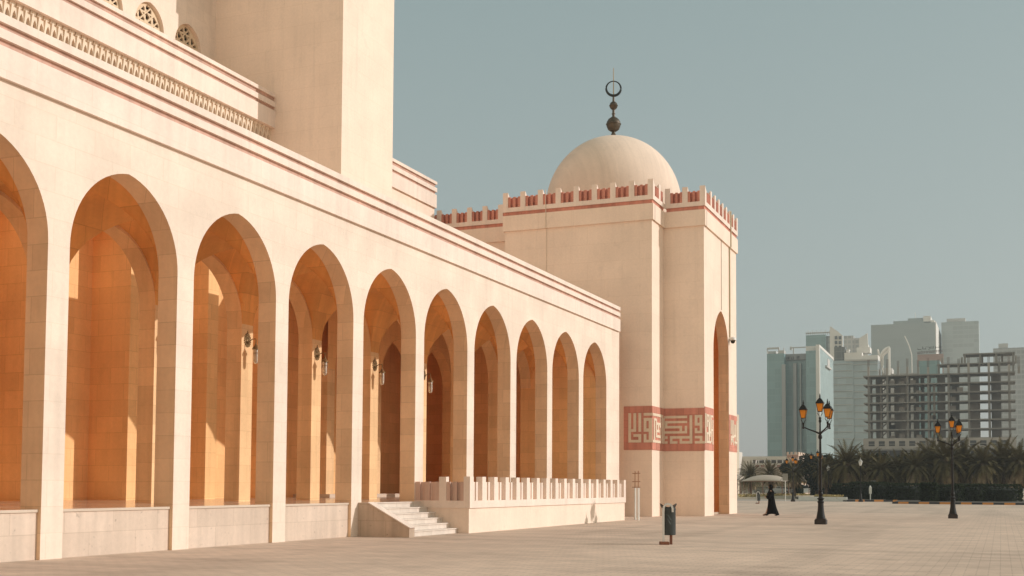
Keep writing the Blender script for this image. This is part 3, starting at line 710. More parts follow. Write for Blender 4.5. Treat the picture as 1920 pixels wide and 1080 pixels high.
def bin_(x, y, rz, label, s=1):
    r = empty('litter_bin', (x, y, 0), rz, label=label, cat='litter bin', group='green litter bins on steel hoops')
    m = MB()
    m.box(-.20,.05,-.12,.12,0,.085); m.build('foot_block', BROWN, r, bevel=.01)
    m = MB(); pts = [(-.10,0,.03),(-.10,0,.9)] + [(.03-.13*cos(a), 0, .98+.15*sin(a)) for a in [pi*i/10 for i in range(1,10)]] + [(.16,0,.9)]
    # flat hoop bar
    for (a, b) in zip(pts[:-1], pts[1:]):
        a = Vector(a); b = Vector(b); d = (b-a).normalized(); n = Vector((-d.z, 0, d.x))*.028
        m.loft([[a-n+Vector((0,-.02-.0,0)), a+n+Vector((0,-.02,0)), a+n+Vector((0,.03,0)), a-n+Vector((0,.03,0))], [b-n+Vector((0,-.02,0)), b+n+Vector((0,-.02,0)), b+n+Vector((0,.03,0)), b-n+Vector((0,.03,0))]])
    m.build('hoop', CHROME, r)
    MB().box(.10,.17,.1,.16,0,.40).build('rear_leg', BROWN, r)
    m = MB(); m.lathe([(.17,0),(.185,.01),(.19,.03),(.19,.69),(.197,.70),(.197,.73),(.187,.74),(.187,.76),(.17,.76),(.165,.1)], (.09,.20,.26), 28); m.build('drum', GREEN, r, smooth=True)
    m = MB(); m.lathe([(.17,0),(.185,.01),(.19,.03),(.19,.69),(.197,.70),(.197,.73),(.187,.74),(.187,.76),(.17,.76),(.165,.1)], (-.03,.24,.26), 20); 
    m = MB()
    # curved hood like two raised wings
    ns = 12; rings = []
    for i in range(ns+1):
        u = -1+2*i/ns; zz = 1.06 + .10*(abs(u)**1.5) - .05; x = .07+.22*u
        w = .17*(1-.25*u*u); t = .10*(1-abs(u))**.5*0+.012+.10*abs(math.sin(u*pi))*.9
        rings.append([(x, .2-w, zz+.02), (x, .2, zz+.03), (x, .2+w, zz+.02), (x, .2+w*.6, zz-t), (x, .2, zz-t-.01), (x, .2-w*.6, zz-t)])
    m.loft(rings); m.build('hood', simple('black_hood', (.03,.028,.026), .5), r, smooth=True)
    m = MB()
    for i in range(2):
        m.tube([(.09+(-.02+.19*cos(a)), .20+.192*sin(a), z) for a, z in [(-2.0+i*.1, .84-.12*i), (-1.7, .80-.14*i), (-1.4, .70-.13*i), (-1.1, .66-.1*i)]], .006, 5)
    m.build('embossed_emblem', simple('emblem_green', (.10,.13,.115), .4), r)
    return r
b1 = bin_(10.12, 31.4, YAW+.05, 'dark green litter bin hanging from a steel hoop in the plaza foreground')
q = at(1421, 944.3, Z=0); c = copy_tree(b1); c.location = (q.x, q.y, 0); c.scale = (1.05,)*3; c['label'] = 'small distant litter bin left of the walking person in black'

# two slender posts by the gatehouse
for i, (x, y, h, lab) in enumerate(((2.218, 53.801+.6, 1.62, 'left shorter white pipe post with brown clamps by the landing end'), (2.611, 53.035+.6, 1.62, 'right white pipe post with tall brown rod by the landing end'))):
    r = empty('pipe_post', (x, y, 0), label=lab, cat='post', group='pipe posts beside the landing')
    MB().tube([(0,0,0),(0,0,1.55)], .055, 10).build('pipe', WHITEP, r, smooth=True)
    m = MB(); m.tube([(.0,0,1.55),(.0,0,2.36)], .022, 6)
    for z in (1.58, 1.85, 2.25):
        m.tube([(-.14,0,z),(.1,0,z)], .02, 6)
    m.build('rod', simple('rusty_rod', (.35,.17,.09), .8), r)
# ---------------------------------------------------------------- person in a black abaya, walking left
def person():
    wx, wy = 6.68, 66.2
    r = empty('person', (wx, wy, 0), .10, label='person in a long black abaya and headscarf walking left across the plaza', cat='person')
    # body: one skinned surface, walking towards local -x
    J = {'pelvis':(0,0,.92,.13),'spine':(-.01,0,1.12,.12),'chest':(-.03,0,1.30,.135),'neck':(-.04,0,1.46,.055),'head0':(-.055,0,1.53,.075),'head':(-.06,0,1.62,.095),'crown':(-.05,0,1.70,.06),
         'face':(-.12,0,1.60,.05),'nose':(-.165,0,1.61,.016),
         'hipL':(0,.09,.88,.10),'kneeL':(-.17,.09,.50,.065),'ankL':(-.33,.09,.10,.042),'toeL':(-.50,.09,.035,.035),
         'hipR':(0,-.09,.88,.10),'kneeR':(.06,-.09,.48,.065),'ankR':(.30,-.09,.15,.042),'toeR':(.22,-.09,.035,.034),
         'shL':(-.03,.17,1.36,.065),'elL':(-.10,.24,1.10,.045),'wrL':(-.27,.15,1.06,.03),'haL':(-.33,.11,1.07,.032),
         'shR':(-.03,-.17,1.36,.065),'elR':(-.07,-.24,1.09,.045),'wrR':(-.24,-.17,1.03,.03),'haR':(-.30,-.13,1.04,.032)}
    E_ = [('pelvis','spine'),('spine','chest'),('chest','neck'),('neck','head0'),('head0','head'),('head','crown'),('head','face'),('face','nose'),('pelvis','hipL'),('hipL','kneeL'),('kneeL','ankL'),('ankL','toeL'),
          ('pelvis','hipR'),('hipR','kneeR'),('kneeR','ankR'),('ankR','toeR'),('chest','shL'),('shL','elL'),('elL','wrL'),('wrL','haL'),('chest','shR'),('shR','elR'),('elR','wrR'),('wrR','haR')]
    for s in 'LR':
        h = J['ha'+s]; sg = 1 if s == 'L' else -1
        for i, (dy, dz, l) in enumerate(((-.03,.012,.07),(-.012,.018,.078),(.008,.014,.074),(.026,.004,.06))):
            n1, n2 = f'f{s}{i}', f'g{s}{i}'
            J[n1] = (h[0]-l*.5, h[1]+dy, h[2]+dz, .009); J[n2] = (h[0]-l, h[1]+dy*1.1, h[2]+dz-.02, .007); E_ += [('ha'+s, n1), (n1, n2)]
        J['t'+s] = (h[0]-.015, h[1]-sg*.035, h[2]+.035, .009); E_.append(('ha'+s, 't'+s))
    ks = list(J); me = bpy.data.meshes.new('body'); me.from_pydata([J[k][:3] for k in ks], [(ks.index(a), ks.index(b)) for a, b in E_], [])
    o = bpy.data.objects.new('body', me); COL.objects.link(o); o.parent = r
    sk = o.modifiers.new('skin', 'SKIN'); sv = me.skin_vertices[0].data
    for i, k in enumerate(ks): sv[i].radius = (J[k][3], J[k][3]); sv[i].use_root = (k == 'pelvis')
    ss = o.modifiers.new('sub', 'SUBSURF'); ss.levels = ss.render_levels = 2
    me.materials.append(simple('skin', (.42,.26,.18), .6))
    CL = simple('black_cloth', (.008,.0075,.0075), .95, spec=.06)
    n = 40; rings = []
    for z, cx, rx, ry, pl in ((.07,.05,.33,.25,.03),(.12,.05,.315,.24,.03),(.25,.04,.285,.235,.028),(.45,.02,.25,.225,.022),(.65,.01,.22,.215,.015),(.85,.0,.195,.20,.008),(1.0,-.02,.18,.185,.003),(1.12,-.045,.20,.19,.002),(1.25,-.05,.205,.21,0),(1.36,-.04,.16,.22,0),(1.42,-.04,.10,.15,0),(1.47,-.04,.07,.075,0)):
        ring = []
        for i in range(n):
            a = 2*pi*i/n; p = 1+pl*3*cos(a*9+z*2)*.35
            ex = cx + rx*cos(a)*p + (.05*max(0, cos(a))**3*max(0, .5-z)*2)
            ring.append((ex, ry*sin(a)*p, z + (.035*cos(2*a)*(-1) if z < .1 else 0)))
        rings.append(ring)
    MB().loft(rings, caps=False).build('abaya', CL, r, smooth=True)
    m = MB()
    for sg, el, wr in ((1, 'elL', 'wrL'), (-1, 'elR', 'wrR')):
        sh = J['shL' if sg > 0 else 'shR']
        m.tube([sh[:3], Vector(sh[:3])*.5+Vector(J[el][:3])*.5, J[el][:3], Vector(J[el][:3])*.4+Vector(J[wr][:3])*.6, J[wr][:3]], [.085,.09,.10,.10,.09], 14)
    m.build('sleeves', CL, r, smooth=True)
    # headscarf: open shell around the face, falling onto the shoulders
    rings = []
    for z, cx, rx, ry in ((1.28,-.03,.20,.225),(1.36,-.03,.175,.20),(1.44,-.035,.12,.13),(1.50,-.04,.105,.105),(1.56,-.045,.12,.105),(1.63,-.04,.13,.11),(1.69,-.035,.115,.10),(1.735,-.035,.075,.07),(1.755,-.035,.02,.02)):
        rings.append([(cx+rx*cos(a)*(1 if cos(a) > -.8 or z < 1.5 or z > 1.69 else .62), ry*sin(a), z) for a in [2*pi*i/24 for i in range(24)]])
    MB().loft(rings).build('headscarf', CL, r, smooth=True)
    m = MB()
    m.add(*ell((-.31,.09,.05), (.13,.05,.045))); m.add(*ell((-.42,.09,.035), (.09,.045,.033))); m.build('shoe', CL, r, smooth=True)
    m = MB(); m.add(*ell((.34,-.09,.085), (.085,.045,.05))); m.add(*ell((.26,-.09,.045), (.10,.042,.033))); m.build('shoe', CL, r, smooth=True)
def ell(c, rad, n=12, k=8):
    vs = []; 
    for j in range(k+1):
        p = -pi/2+pi*j/k
        for i in range(n):
            a = 2*pi*i/n; vs.append((c[0]+rad[0]*cos(p)*cos(a), c[1]+rad[1]*cos(p)*sin(a), c[2]+rad[2]*sin(p)))
    return vs, [(j*n+i, j*n+(i+1) % n, (j+1)*n+(i+1) % n, (j+1)*n+i) for j in range(k) for i in range(n)]
person()

# ---------------------------------------------------------------- planting, kerbs and road edge
def smat(name, c1, c2, L=1.0):
    m, t, p = newmat(name); g = N(t, 'ShaderNodeNewGeometry'); sx = N(t, 'ShaderNodeSeparateXYZ'); t.links.new(g.outputs['Position'], sx.inputs[0])
    d = N(t, 'ShaderNodeMath', operation='MULTIPLY'); d.inputs[1].default_value = 1/(2*L); t.links.new(sx.outputs[0], d.inputs[0])
    f = N(t, 'ShaderNodeMath', operation='FRACT'); t.links.new(d.outputs[0], f.inputs[0])
    gt = N(t, 'ShaderNodeMath', operation='GREATER_THAN'); gt.inputs[1].default_value = .5; t.links.new(f.outputs[0], gt.inputs[0])
    mm = N(t, 'ShaderNodeMix', data_type='RGBA'); mm.inputs[6].default_value = (*c1,1); mm.inputs[7].default_value = (*c2,1); t.links.new(gt.outputs[0], mm.inputs[0])
    t.links.new(mm.outputs[2], p.inputs['Base Color']); p.inputs['Roughness'].default_value = .7; return m
KERB = smat('painted_kerb', (.025,.025,.028), (.55,.22,.045), 1.0)
SOIL = simple('dark_soil', (.07,.055,.035), .95, noise=.2, nscale=1)
q1, q2 = at(1673, 944.5, Z=0), at(1770, 945.5, Z=0); d = (q2-q1); e2 = q1+d*2.6
m = MB(); m.extrude([q1, e2, e2+Vector((0,.3,0)), q1+Vector((0,.3,0))], (0,0,.2)); m.build('kerb', KERB, kind='structure')
a1, a2 = at(1588, 940.5, Z=0), at(1682, 940.8, Z=0)
m = MB(); m.extrude([a1, a2, a2+Vector((0,.3,0)), a1+Vector((0,.3,0))], (0,0,.22)); m.build('kerb', KERB, kind='structure')
m = MB(); m.extrude([a2+Vector((.0,.32,0)), Vector((q1.x, q1.y+.31, 0)), e2+Vector((0,.31,0)), e2+Vector((0,60,0)), a2+Vector((-22,60,0)), a1+Vector((-9,22,0)), a1+Vector((0,.32,0))], (0,0,.14)); m.build('planting_bed', SOIL, kind='structure')
w1, w2 = at(1497, 938.6, Z=0), at(1588, 940.2, Z=0)
m = MB(); m.extrude([w1, w2, w2+Vector((0,.5,0)), w1+Vector((0,.5,0))], (0,0,.5))
m.build('planter_wall', WHITEP, label='low white kerb wall around the yellow flower bed', cat='low wall')
m = MB(); m.extrude([w1+Vector((0,.52,0)), w2+Vector((0,.52,0)), w2+Vector((-2,9,0)), w1+Vector((0,9,0))], (0,0,.25)); m.build('flower_bed', SOIL, kind='structure')
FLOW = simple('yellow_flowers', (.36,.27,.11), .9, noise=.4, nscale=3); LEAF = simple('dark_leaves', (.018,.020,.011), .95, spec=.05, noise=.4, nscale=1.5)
def scatter(name, mat, c0, c1, w, n, h0, h1, s, kind='stuff', base=.25, **k):
    m = MB()
    for i in range(n):
        t = random.random(); p = c0.lerp(c1, t) + Vector((random.uniform(-.1,.1), random.uniform(0, w), 0)); z = base+random.uniform(h0, h1)
        a = random.uniform(0, pi); b = random.uniform(-.6,.6); u = Vector((cos(a), sin(a), b)).normalized()*s; v = Vector((-sin(a)*.5, cos(a)*.5, 1)).normalized()*s
        c = Vector((p.x, p.y, z)); m.quad(c-u*.5-v*.4, c+u*.5-v*.4, c+u*.3+v*.5, c-u*.3+v*.5)
    return m.build(name, mat, kind=kind, **k)
scatter('flowers', FLOW, w1.lerp(w2,.32)+Vector((0,.7,0)), w2+Vector((-1,.7,0)), 4, 2600, 0, .45, .16)
scatter('flowers', FLOW, at(1383,934,Z=0), at(1530,932,Z=0), 3, 1400, -.25, .3, .2)
SAND = simple('sandy_mound', (.46,.36,.25), .95, noise=.15, nscale=.6)
m = MB(); g0, g1 = at(1330, 934.5, Z=0), at(1535, 933.5, Z=0); 
m.add([(g0.x,g0.y,0),(g1.x,g1.y,0),(g1.x+2,g1.y+14,.3),(g0.x,g0.y+14,.3),(g0.x-12,g0.y+80,.3),(g1.x+2,g1.y+80,.3)], [(0,1,2,3),(3,2,5,4)]); m.build('sand_verge', SAND, kind='structure')

# leafy crowns and palms
def frond(m, base, az, el, L, droop, n=15, lw=.42):
    d = Vector((cos(az)*cos(el), sin(az)*cos(el), sin(el))); p = Vector(base); pts = [p.copy()]
    for i in range(n):
        d = (d + Vector((0,0,-droop/n))).normalized(); p = p + d*(L/n); pts.append(p.copy())
    m.cur = 0; m.tube(pts[::3]+[pts[-1]] if (len(pts)-1) % 3 else pts[::3], .022, 3, caps=False)
    for i in range(2, n+1):
        t = i/n; q = pts[i]; dd = (pts[i]-pts[i-1]).normalized(); side = dd.cross(Vector((0,0,1)))
        if side.length < .01: continue
        side.normalize(); up = side.cross(dd); l = lw*(sin(pi*min(t*.9+.12,1))**.6+.15)
        for s in (-1, 1):
            for off in (0, .5):
                b = q - dd*(L/n)*off; tip = b + side*s*l*.8 + dd*l*.65 + up*l*random.uniform(.05,.35)
                wv = dd*.035*1.4
                m.quad(b-wv, b+wv, tip+wv*.3, tip-wv*.3)
def palm_mesh(seed, H, L, nf, skirt):
    random.seed(seed); cr = MB()
    for i in range(nf):
        t = i/nf; az = i*2.39996+random.uniform(-.2,.2); el = 1.35-1.75*t**.9+random.uniform(-.1,.1)
        frond(cr, (.15*cos(az), .15*sin(az), H-.3*t), az, el, L*random.uniform(.85,1.1)*(1-.1*t), .9+.6*t)
    sk = MB()
    for i in range(skirt):
        az = random.uniform(0, 2*pi); frond(sk, (.2*cos(az), .2*sin(az), H-.5-random.uniform(0,.8)), az, -.5+random.uniform(-.4,.2), L*.75, 1.6, n=10)
    tr = MB(); pts = []; rs = []
    for i in range(13):
        z = H*i/12; pts.append((.06*sin(z*.7), .05*cos(z*.5), z)); rs.append(.24-.06*i/12+(.03 if i % 2 else 0)+(.08 if i > 10 else 0))
    tr.tube(pts, rs, 10); return cr, sk, tr
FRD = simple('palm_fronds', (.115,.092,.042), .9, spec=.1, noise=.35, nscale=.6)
SKT = simple('dry_fronds', (.30,.22,.13), .85, noise=.3, nscale=2); TRK = simple('palm_trunk', (.15,.10,.065), .95, noise=.4, nscale=6, bump=.6)
protos = []
def mkpalm(seed, H, L, nf, skirt, label, group):
    r = empty('date_palm', (0,0,0), label=label, cat='palm tree', group=group); a, b, c = palm_mesh(seed, H, L, nf, skirt)
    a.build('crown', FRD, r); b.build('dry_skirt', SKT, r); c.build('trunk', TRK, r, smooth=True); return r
PG = 'date palms of the dense grove'
prt = [mkpalm(11, 5.2, 3.6, 64, 16, 'x', PG), mkpalm(12, 5.0, 3.3, 58, 20, 'x', PG), mkpalm(13, 4.6, 3.5, 70, 14, 'x', PG)]
used = [0,0,0]
def palm(i, px, ytop, Y, lab, group=PG):
    p = at(px, ytop, Y=Y); H0 = (5.2+3.1, 5.0+2.9, 4.6+3.1)[i]; s = (p.z)/H0
    c = prt[i] if not used[i] else copy_tree(prt[i]); used[i] = 1
    c.location = (p.x, Y, .1); c.scale = (s, s, s); c.rotation_euler = (0,0,random.uniform(0,6.28)); c['label'] = lab; c['group'] = group
G = [(0,1490,862,186,'small palm at the left end of the dark grove, behind the white car'),(1,1548,852,172,'palm directly right of the nearest street lamp post'),
     (2,1588,826,166,'tallest palm in the left half of the grove, below the floored grey tower'),(1,1622,838,172,'palm in front of the left corner of the concrete frame'),
     (0,1652,848,165,'low wide palm under the square windows of the concrete frame'),(2,1684,846,170,'palm under the middle square windows of the concrete frame'),
     (1,1716,840,164,'palm with tan fronds just left of the tall right-hand palm'),(0,1744,822,170,'tall palm left of the amber lantern at the right edge'),
     (2,1772,812,166,'tall palm touching the amber lantern at the right edge'),(1,1806,822,170,'palm just right of the right-hand street lamp'),
     (0,1842,830,166,'second palm right of the right-hand street lamp'),(2,1880,820,170,'next to last palm at the right edge of the picture'),(1,1912,826,168,'last palm cut by the right edge of the picture')]
for g in G: palm(*g)
palm(2,1407,866,205,'left one of the two separate palms behind the tent canopy','separate palms in front of the white building')
palm(0,1443,864,200,'right one of the two separate palms behind the tent canopy','separate palms in front of the white building')
BK = ['just right of the white car','behind the nearest street lamp post','behind the yellow flower bed','behind the slim lamp with one white lantern','behind the two thin signs','left of the middle square windows','under the last visible square window','behind the round clipped bush','behind the lantern at the right edge','just beyond the right street lamp','near the right picture edge','cut by the right picture edge']
G2 = [(0,1530,866,186),(1,1568,858,188),(2,1605,852,186),(0,1637,856,184),(1,1668,860,188),(2,1700,856,186),(0,1730,850,184),(1,1760,845,188),(2,1790,846,186),(0,1825,850,188),(1,1862,848,186),(2,1898,848,188)]
for (i, px, yt, Y), bk_ in zip(G2, BK): palm(i, px, yt, Y, 'half hidden palm of the shaded back row '+bk_, 'back row palms of the grove')
def leafy(name, rx, ry, z0, z1, n, s, seed, mat, flat=False):
    random.seed(seed); m = MB(); H = z1-z0
    cl = [(random.uniform(-.75,.75)*rx, random.uniform(-.75,.75)*ry, z0+H*random.uniform(.2,.9), random.uniform(.25,.45)) for _ in range(14)]
    for i in range(n):
        if flat:   # clipped box or drum: leaves on a tight skin
            a = random.uniform(0, 2*pi); z = random.uniform(z0, z1); rr = 1
            if random.random() < .3: z = z1; rr = sqrt(random.random())
            c = Vector((rx*cos(a)*rr, ry*sin(a)*rr, z)) + Vector((random.gauss(0,.05), random.gauss(0,.05), random.gauss(0,.04)))
        else:
            k = random.choice(cl); v = Vector((random.gauss(0,1), random.gauss(0,1), random.gauss(0,1))).normalized()*random.uniform(.6,1)
            c = Vector((k[0]+v.x*rx*k[3]*1.3, k[1]+v.y*ry*k[3]*1.3, k[2]+v.z*H*k[3]*.7))
        a = Vector((random.gauss(0,1), random.gauss(0,1), random.gauss(0,1))).normalized()*s; b = a.orthogonal().normalized()*s*.55
        m.quad(c-a*.5, c+b*.5, c+a*.5, c-b*.5)
    return m
def tree(px, Y, H, rx, label, seed, group, sc=.5, n=4200, lo=.18):
    p = at(px, 930, Y=Y); r = empty('broadleaf_tree', (p.x, Y, .05), label=label, cat='tree', group=group)
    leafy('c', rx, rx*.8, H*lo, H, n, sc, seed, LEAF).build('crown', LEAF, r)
    MB().tube([(0,0,0),(.05,.02,H*.3),(.0,.1,H*.6),(.1,0,H*.8)], [.2,.16,.1,.04], 8).build('trunk', TRK, r, smooth=True); return r
TG = 'dark broadleaf trees filling the grove'
for i, px in enumerate((1585,1560,1572,1610,1645,1682,1720,1757,1795,1835,1875,1912)):
    tree(px, 179+(i % 2)*3, 5.4+.5*(i % 3), 3.4, 'dark leafy tree in the palm shade '+BK[i], 40+i, TG) if i != 0 else None
tree(1500, 222, 6.6, 2.7, 'dark tree with a bare trunk rising behind the white car', 61, TG, lo=.42)
tree(1533, 205, 6.9, 2.8, 'dark leafy tree directly behind the nearest lamp post shaft', 62, TG, lo=.4)
tree(1484, 214, 5.6, 2.0, 'small dark tree behind the blank pale sign', 63, TG, lo=.4, n=2500)
def hedge(px, Y, w, h, lab, seed, n=1800):
    p = at(px, 930, Y=Y); r = empty('clipped_hedge', (p.x, Y, .1), label=lab, cat='hedge', group='clipped hedges in front of the grove')
    MB().lathe([(w*.8,0),(w*.85,h*.7),(w*.6,h*.85),(0,h*.88)], (0,0,0), 20).build('core', simple('hedge_core', (.012,.014,.008), .95), r)
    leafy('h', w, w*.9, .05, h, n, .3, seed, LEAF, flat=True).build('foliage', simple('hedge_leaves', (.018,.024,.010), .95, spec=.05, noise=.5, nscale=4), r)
for i, (px, w, h, Y, lab) in enumerate(((1497,.78,1.9,206,'dark rounded hedge left of the white car'),(1529,.75,1.9,200,'dark clipped hedge right of the white car'),(1556,1.4,1.9,176,'clipped hedge behind the yellow flowers'),
        (1595,2.3,2.0,160,'clipped hedge left of the slim white lantern lamp'),(1628,2.4,2.2,158,'clipped hedge behind the two thin signs'),(1662,2.5,2.0,158,'clipped hedge right of the thin signs'),(1700,2.3,2.0,150,'clipped hedge left of the round green bush'),
        (1742,.85,2.0,136,'bright topped round clipped bush behind the striped kerb'),(1775,1.8,1.8,140,'clipped hedge right of the round bush'),(1815,2,1.9,142,'second hedge from the right picture edge'),(1870,2.6,1.9,144,'hedge nearest the right picture edge'))):
    hedge(px, Y, w, h, lab, 70+i)
def shrub(px, y, s, lab, seed, col):
    p = at(px, 925, Y=y); r = empty('shrub', (p.x, p.y, .2), label=lab, cat='shrub', group='dry shrubs beside the car park')
    leafy('s', s*.6, s*.6, 0, s, 900, .16, seed, LEAF).build('foliage', col, r); MB().tube([(0,0,0),(0,.05,s*.5)], .05, 6).build('stem', TRK, r)
OLV = simple('olive_leaves', (.16,.13,.055), .85, noise=.4, nscale=2)
for i, (px, s, lab) in enumerate(((1390,3.2,'dry shrub nearest the gatehouse corner'),(1403,3.6,'taller dry shrub left of the distant bin'),(1418,3.3,'dry shrub behind the distant bin'),(1431,3.6,'tall dry shrub just left of the walking person'),(1476,2.4,'dry shrub behind the white blank sign'),(1452,3.4,'dry shrub just right of the walking person'),(1466,3.0,'dry shrub left of the blank sign post'))):
    shrub(px, 232-(i % 3)*8, s, lab, 90+i, OLV)

# ---------------------------------------------------------------- tent canopy, cars, signs
def tent(x0, x1, yt, ye, Y, D, lab):
    a, b = at(x0, ye, Y=Y), at(x1, ye, Y=Y); ze = a.z; zt = at(x0, yt, Y=Y).z; W_ = b.x-a.x
    r = empty('tent_canopy', ((a.x+b.x)/2, Y+D/2, 0), label=lab, cat='canopy', group='stretched fabric parking canopies')
    m = MB(); n = 16; vs = []
    for j in range(n+1):
        for i in range(n+1):
            u, v = -1+2*i/n, -1+2*j/n; hgt = (1-abs(u)**2.4)*(1-abs(v)**2.5); sag = .25*(abs(u)**6*(1-v*v)+abs(v)**6*(1-u*u))
            vs.append((u*W_/2*(1-.05*(1-v*v)*abs(u)**4), v*D/2*(1-.05*(1-u*u)*abs(v)**4), ze+(zt-ze)*hgt+sag*.3))
    m.add(vs, [(j*(n+1)+i, j*(n+1)+i+1, (j+1)*(n+1)+i+1, (j+1)*(n+1)+i) for j in range(n) for i in range(n)])
    o = m.build('canopy_fabric', simple('canopy_fabric', (.42,.34,.27), .8, noise=.06), r, smooth=True)
    so_ = o.modifiers.new('thick', 'SOLIDIFY'); so_.thickness = .03
    pm = simple('canopy_steel', (.25,.12,.08), .6)
    for u in (-.8, 0, .8):
        MB().tube([(u*W_/2, -D*.4, 0), (u*W_/2, -D*.4, ze+.15)], .06, 6).build('post', pm, r); MB().tube([(u*W_/2, D*.4, 0), (u*W_/2, D*.4, ze+.15)], .06, 6).build('post', pm, r)
    MB().tube([(-W_/2, -D*.45, ze), (W_/2, -D*.45, ze)], .06, 6).build('beam', pm, r)
tent(1384, 1474, 890.0, 902.5, 192, 8, 'nearer wide fabric canopy over the car park, right behind the person')
tent(1340, 1392, 888, 900, 214, 9, 'farther fabric canopy half hidden by the gatehouse corner')
tent(1472, 1520, 892, 903, 212, 9, 'small far fabric canopy right of the blank white sign')
def car(px, y, rz, col, lab, suv=True):
    p = at(px, 925, Y=y); r = empty('parked_car', (p.x, p.y, .31), rz, label=lab, cat='car', group='cars in the car park')
    H = 1.75 if suv else 1.45; L = 2.35
    pr = [(-L,.35),(-L,.9),(-L*.97,1.05),(-L*.55,1.12),(-L*.3,H-.08),(-L*.15,H),(L*.75,H),(L*.9,H-.1),(L*.98,1.1),(L,.95),(L,.35)] if suv else [(-L,.3),(-L,.75),(-L*.9,.88),(-L*.45,.95),(-L*.15,H),(L*.35,H),(L*.72,1.0),(L*.96,.95),(L,.8),(L,.3)]
    rings = []
    for yy, k in ((-.92,.0),(-.9,.5),(-.86,1),(.86,1),(.9,.5),(.92,0)):
        rings.append([(x*(.985 if k == 0 else 1), yy*(1 if z < 1.0 else .88), z-(0 if z < 1 else (1-k)*.05)) for x, z in pr])
    cm = simple('car_paint_'+lab.split()[0], col, .25, .1, spec=.6)
    MB().loft(rings).build('body', cm, r, smooth=True, bevel=.03)
    gl = simple('car_window', (.03,.035,.04), .15)
    for s in (-1, 1):
        yy = s*.835; m = MB(); m.extrude([(-L*.38,yy,1.15),(-L*.22,yy,H-.14),(L*.15,yy,H-.12),(L*.15,yy,1.15)], (0,s*.015,0)); m.build('side_window', gl, r)
        m = MB(); m.extrude([(L*.2,yy,1.15),(L*.2,yy,H-.12),(L*.7,yy,H-.14),(L*.8,yy,1.15)], (0,s*.015,0)); m.build('side_window', gl, r)
    m = MB(); m.extrude([(L*.99,-.65,1.12),(L*.99,.65,1.12),(L*.93,.6,H-.2),(L*.93,-.6,H-.2)], (.03,0,0)); m.build('rear_window', gl, r)
    for sx_ in (-.62, .62):
        for sy in (-1, 1):
            w = MB(); w.lathe([(.18,-.1),(.34,-.1),(.36,-.06),(.36,.06),(.34,.1),(.18,.1)], (sx_*L, sy*.84, .36), 18, axis=Vector((0,1,0))); wh = w.build('wheel', simple('tyre', (.02,.02,.02), .8), r)
            h = MB(); h.lathe([(0,-.11),(.2,-.11),(.2,.11),(0,.11)], (sx_*L, sy*.84, .36), 12, axis=Vector((0,1,0))); h.build('rim', simple('rim', (.4,.4,.4), .4, .6), wh)
    for s in (-1, 1): MB().box(L*.97, L*1.005, s*.75-.1, s*.75+.1, .85, 1.05).build('tail_light', simple('tail_light', (.35,.02,.02), .3), r)
car(1510, 214, .35, (.72,.74,.76), 'white estate car parked beside the dark hedge')
car(1437, 222, pi+.1, (.22,.21,.20), 'dark grey car half hidden behind the walking person', False)
car(1459, 216, .2, (.5,.5,.5), 'silver car just right of the walking person', False)
car(1484, 224, .1, (.05,.05,.06), 'black car between the blank sign and the far street lamp', False)

sg = at(1472.5, 940, Z=0); r = empty('road_sign', (sg.x, sg.y, 0), label='blank pale square sign on a thin white post right of the person', cat='sign')
z0, z1 = at(1472, 901, Y=sg.y).z, at(1472, 888, Y=sg.y).z; w = (at(1477,901,Y=sg.y)-at(1467,901,Y=sg.y)).x/2
MB().tube([(0,.04,0),(0,.04,z1-.1)], .05, 8).build('post', WHITEP, r); MB().box(-w, w, -.03, .0, z0, z1).build('sign_panel', simple('sign_back_grey', (.30,.28,.25), .6), r, bevel=.01)
m = MB(); [m.box(-w*.8+i*w*.4-.01, -w*.8+i*w*.4+.01, -.045, -.032, z0+.05, z1-.05) for i in range(5)]; m.build('sign_ribs', simple('sign_rib', (.40,.37,.33), .6), r)
sg = at(1638, 937, Z=0); r = empty('road_sign', (sg.x, sg.y, 0), label='small dark sign with pale outlined figures on a grey post in front of the grove', cat='sign')
z0, z1 = at(1638, 908.5, Y=sg.y).z, at(1638, 901, Y=sg.y).z; w = .32
MB().tube([(0,.04,0),(0,.04,z1)], .035, 6).build('post', simple('galvanised', (.35,.34,.33), .5, .4), r); MB().box(-w, w, -.03, .0, z0, z1).build('sign_panel', simple('dark_sign', (.06,.06,.07), .5), r)
h = z1-z0; SW = simple('sign_white', (.6,.6,.6), .5)
seg = [(-w,w,z0,z0+.04),(-w,w,z1-.04,z1),(w-.04,w,z0,z1),(-w,-w+.04,z0,z1),(-w*.62,-w*.5,z0+h*.25,z0+h*.8),(-w*.25,-w*.13,z0+h*.25,z0+h*.8),(-w*.25,w*.05,z0+h*.68,z0+h*.8),(-w*.02,w*.1,z0+h*.25,z0+h*.8),(w*.3,w*.42,z0+h*.25,z0+h*.8),(w*.3,w*.65,z0+h*.68,z0+h*.8)]
relief(seg, lambda u, v, dd: (u, -dd, v), .031, .045).build('sign_figures', SW, r)
sg = at(1632, 939.5, Z=0); r = empty('marker_post', (sg.x, sg.y, 0), label='short white marker post left of the small dark sign', cat='post')
zz = at(1632, 912, Y=sg.y).z
MB().tube([(0,0,0),(0,0,zz*.55)], .06, 8).build('post', WHITEP, r); MB().box(-.16,.16,-.05,.05,zz*.5,zz*.93).build('marker_plate', WHITEP, r, bevel=.02); MB().lathe([(.14,0),(.08,.15),(0,.25)], (0,0,zz*.93), 8).build('cap', WHITEP, r)
Y = 236; a, b = at(1452, 904, Y=Y), at(1527, 904, Y=Y); r = empty('pergola', (a.x, Y, .3), label='long low tan roofed parking shelter behind the cars', cat='shelter')
PG_ = simple('tan_painted_steel', (.55,.38,.24), .7)
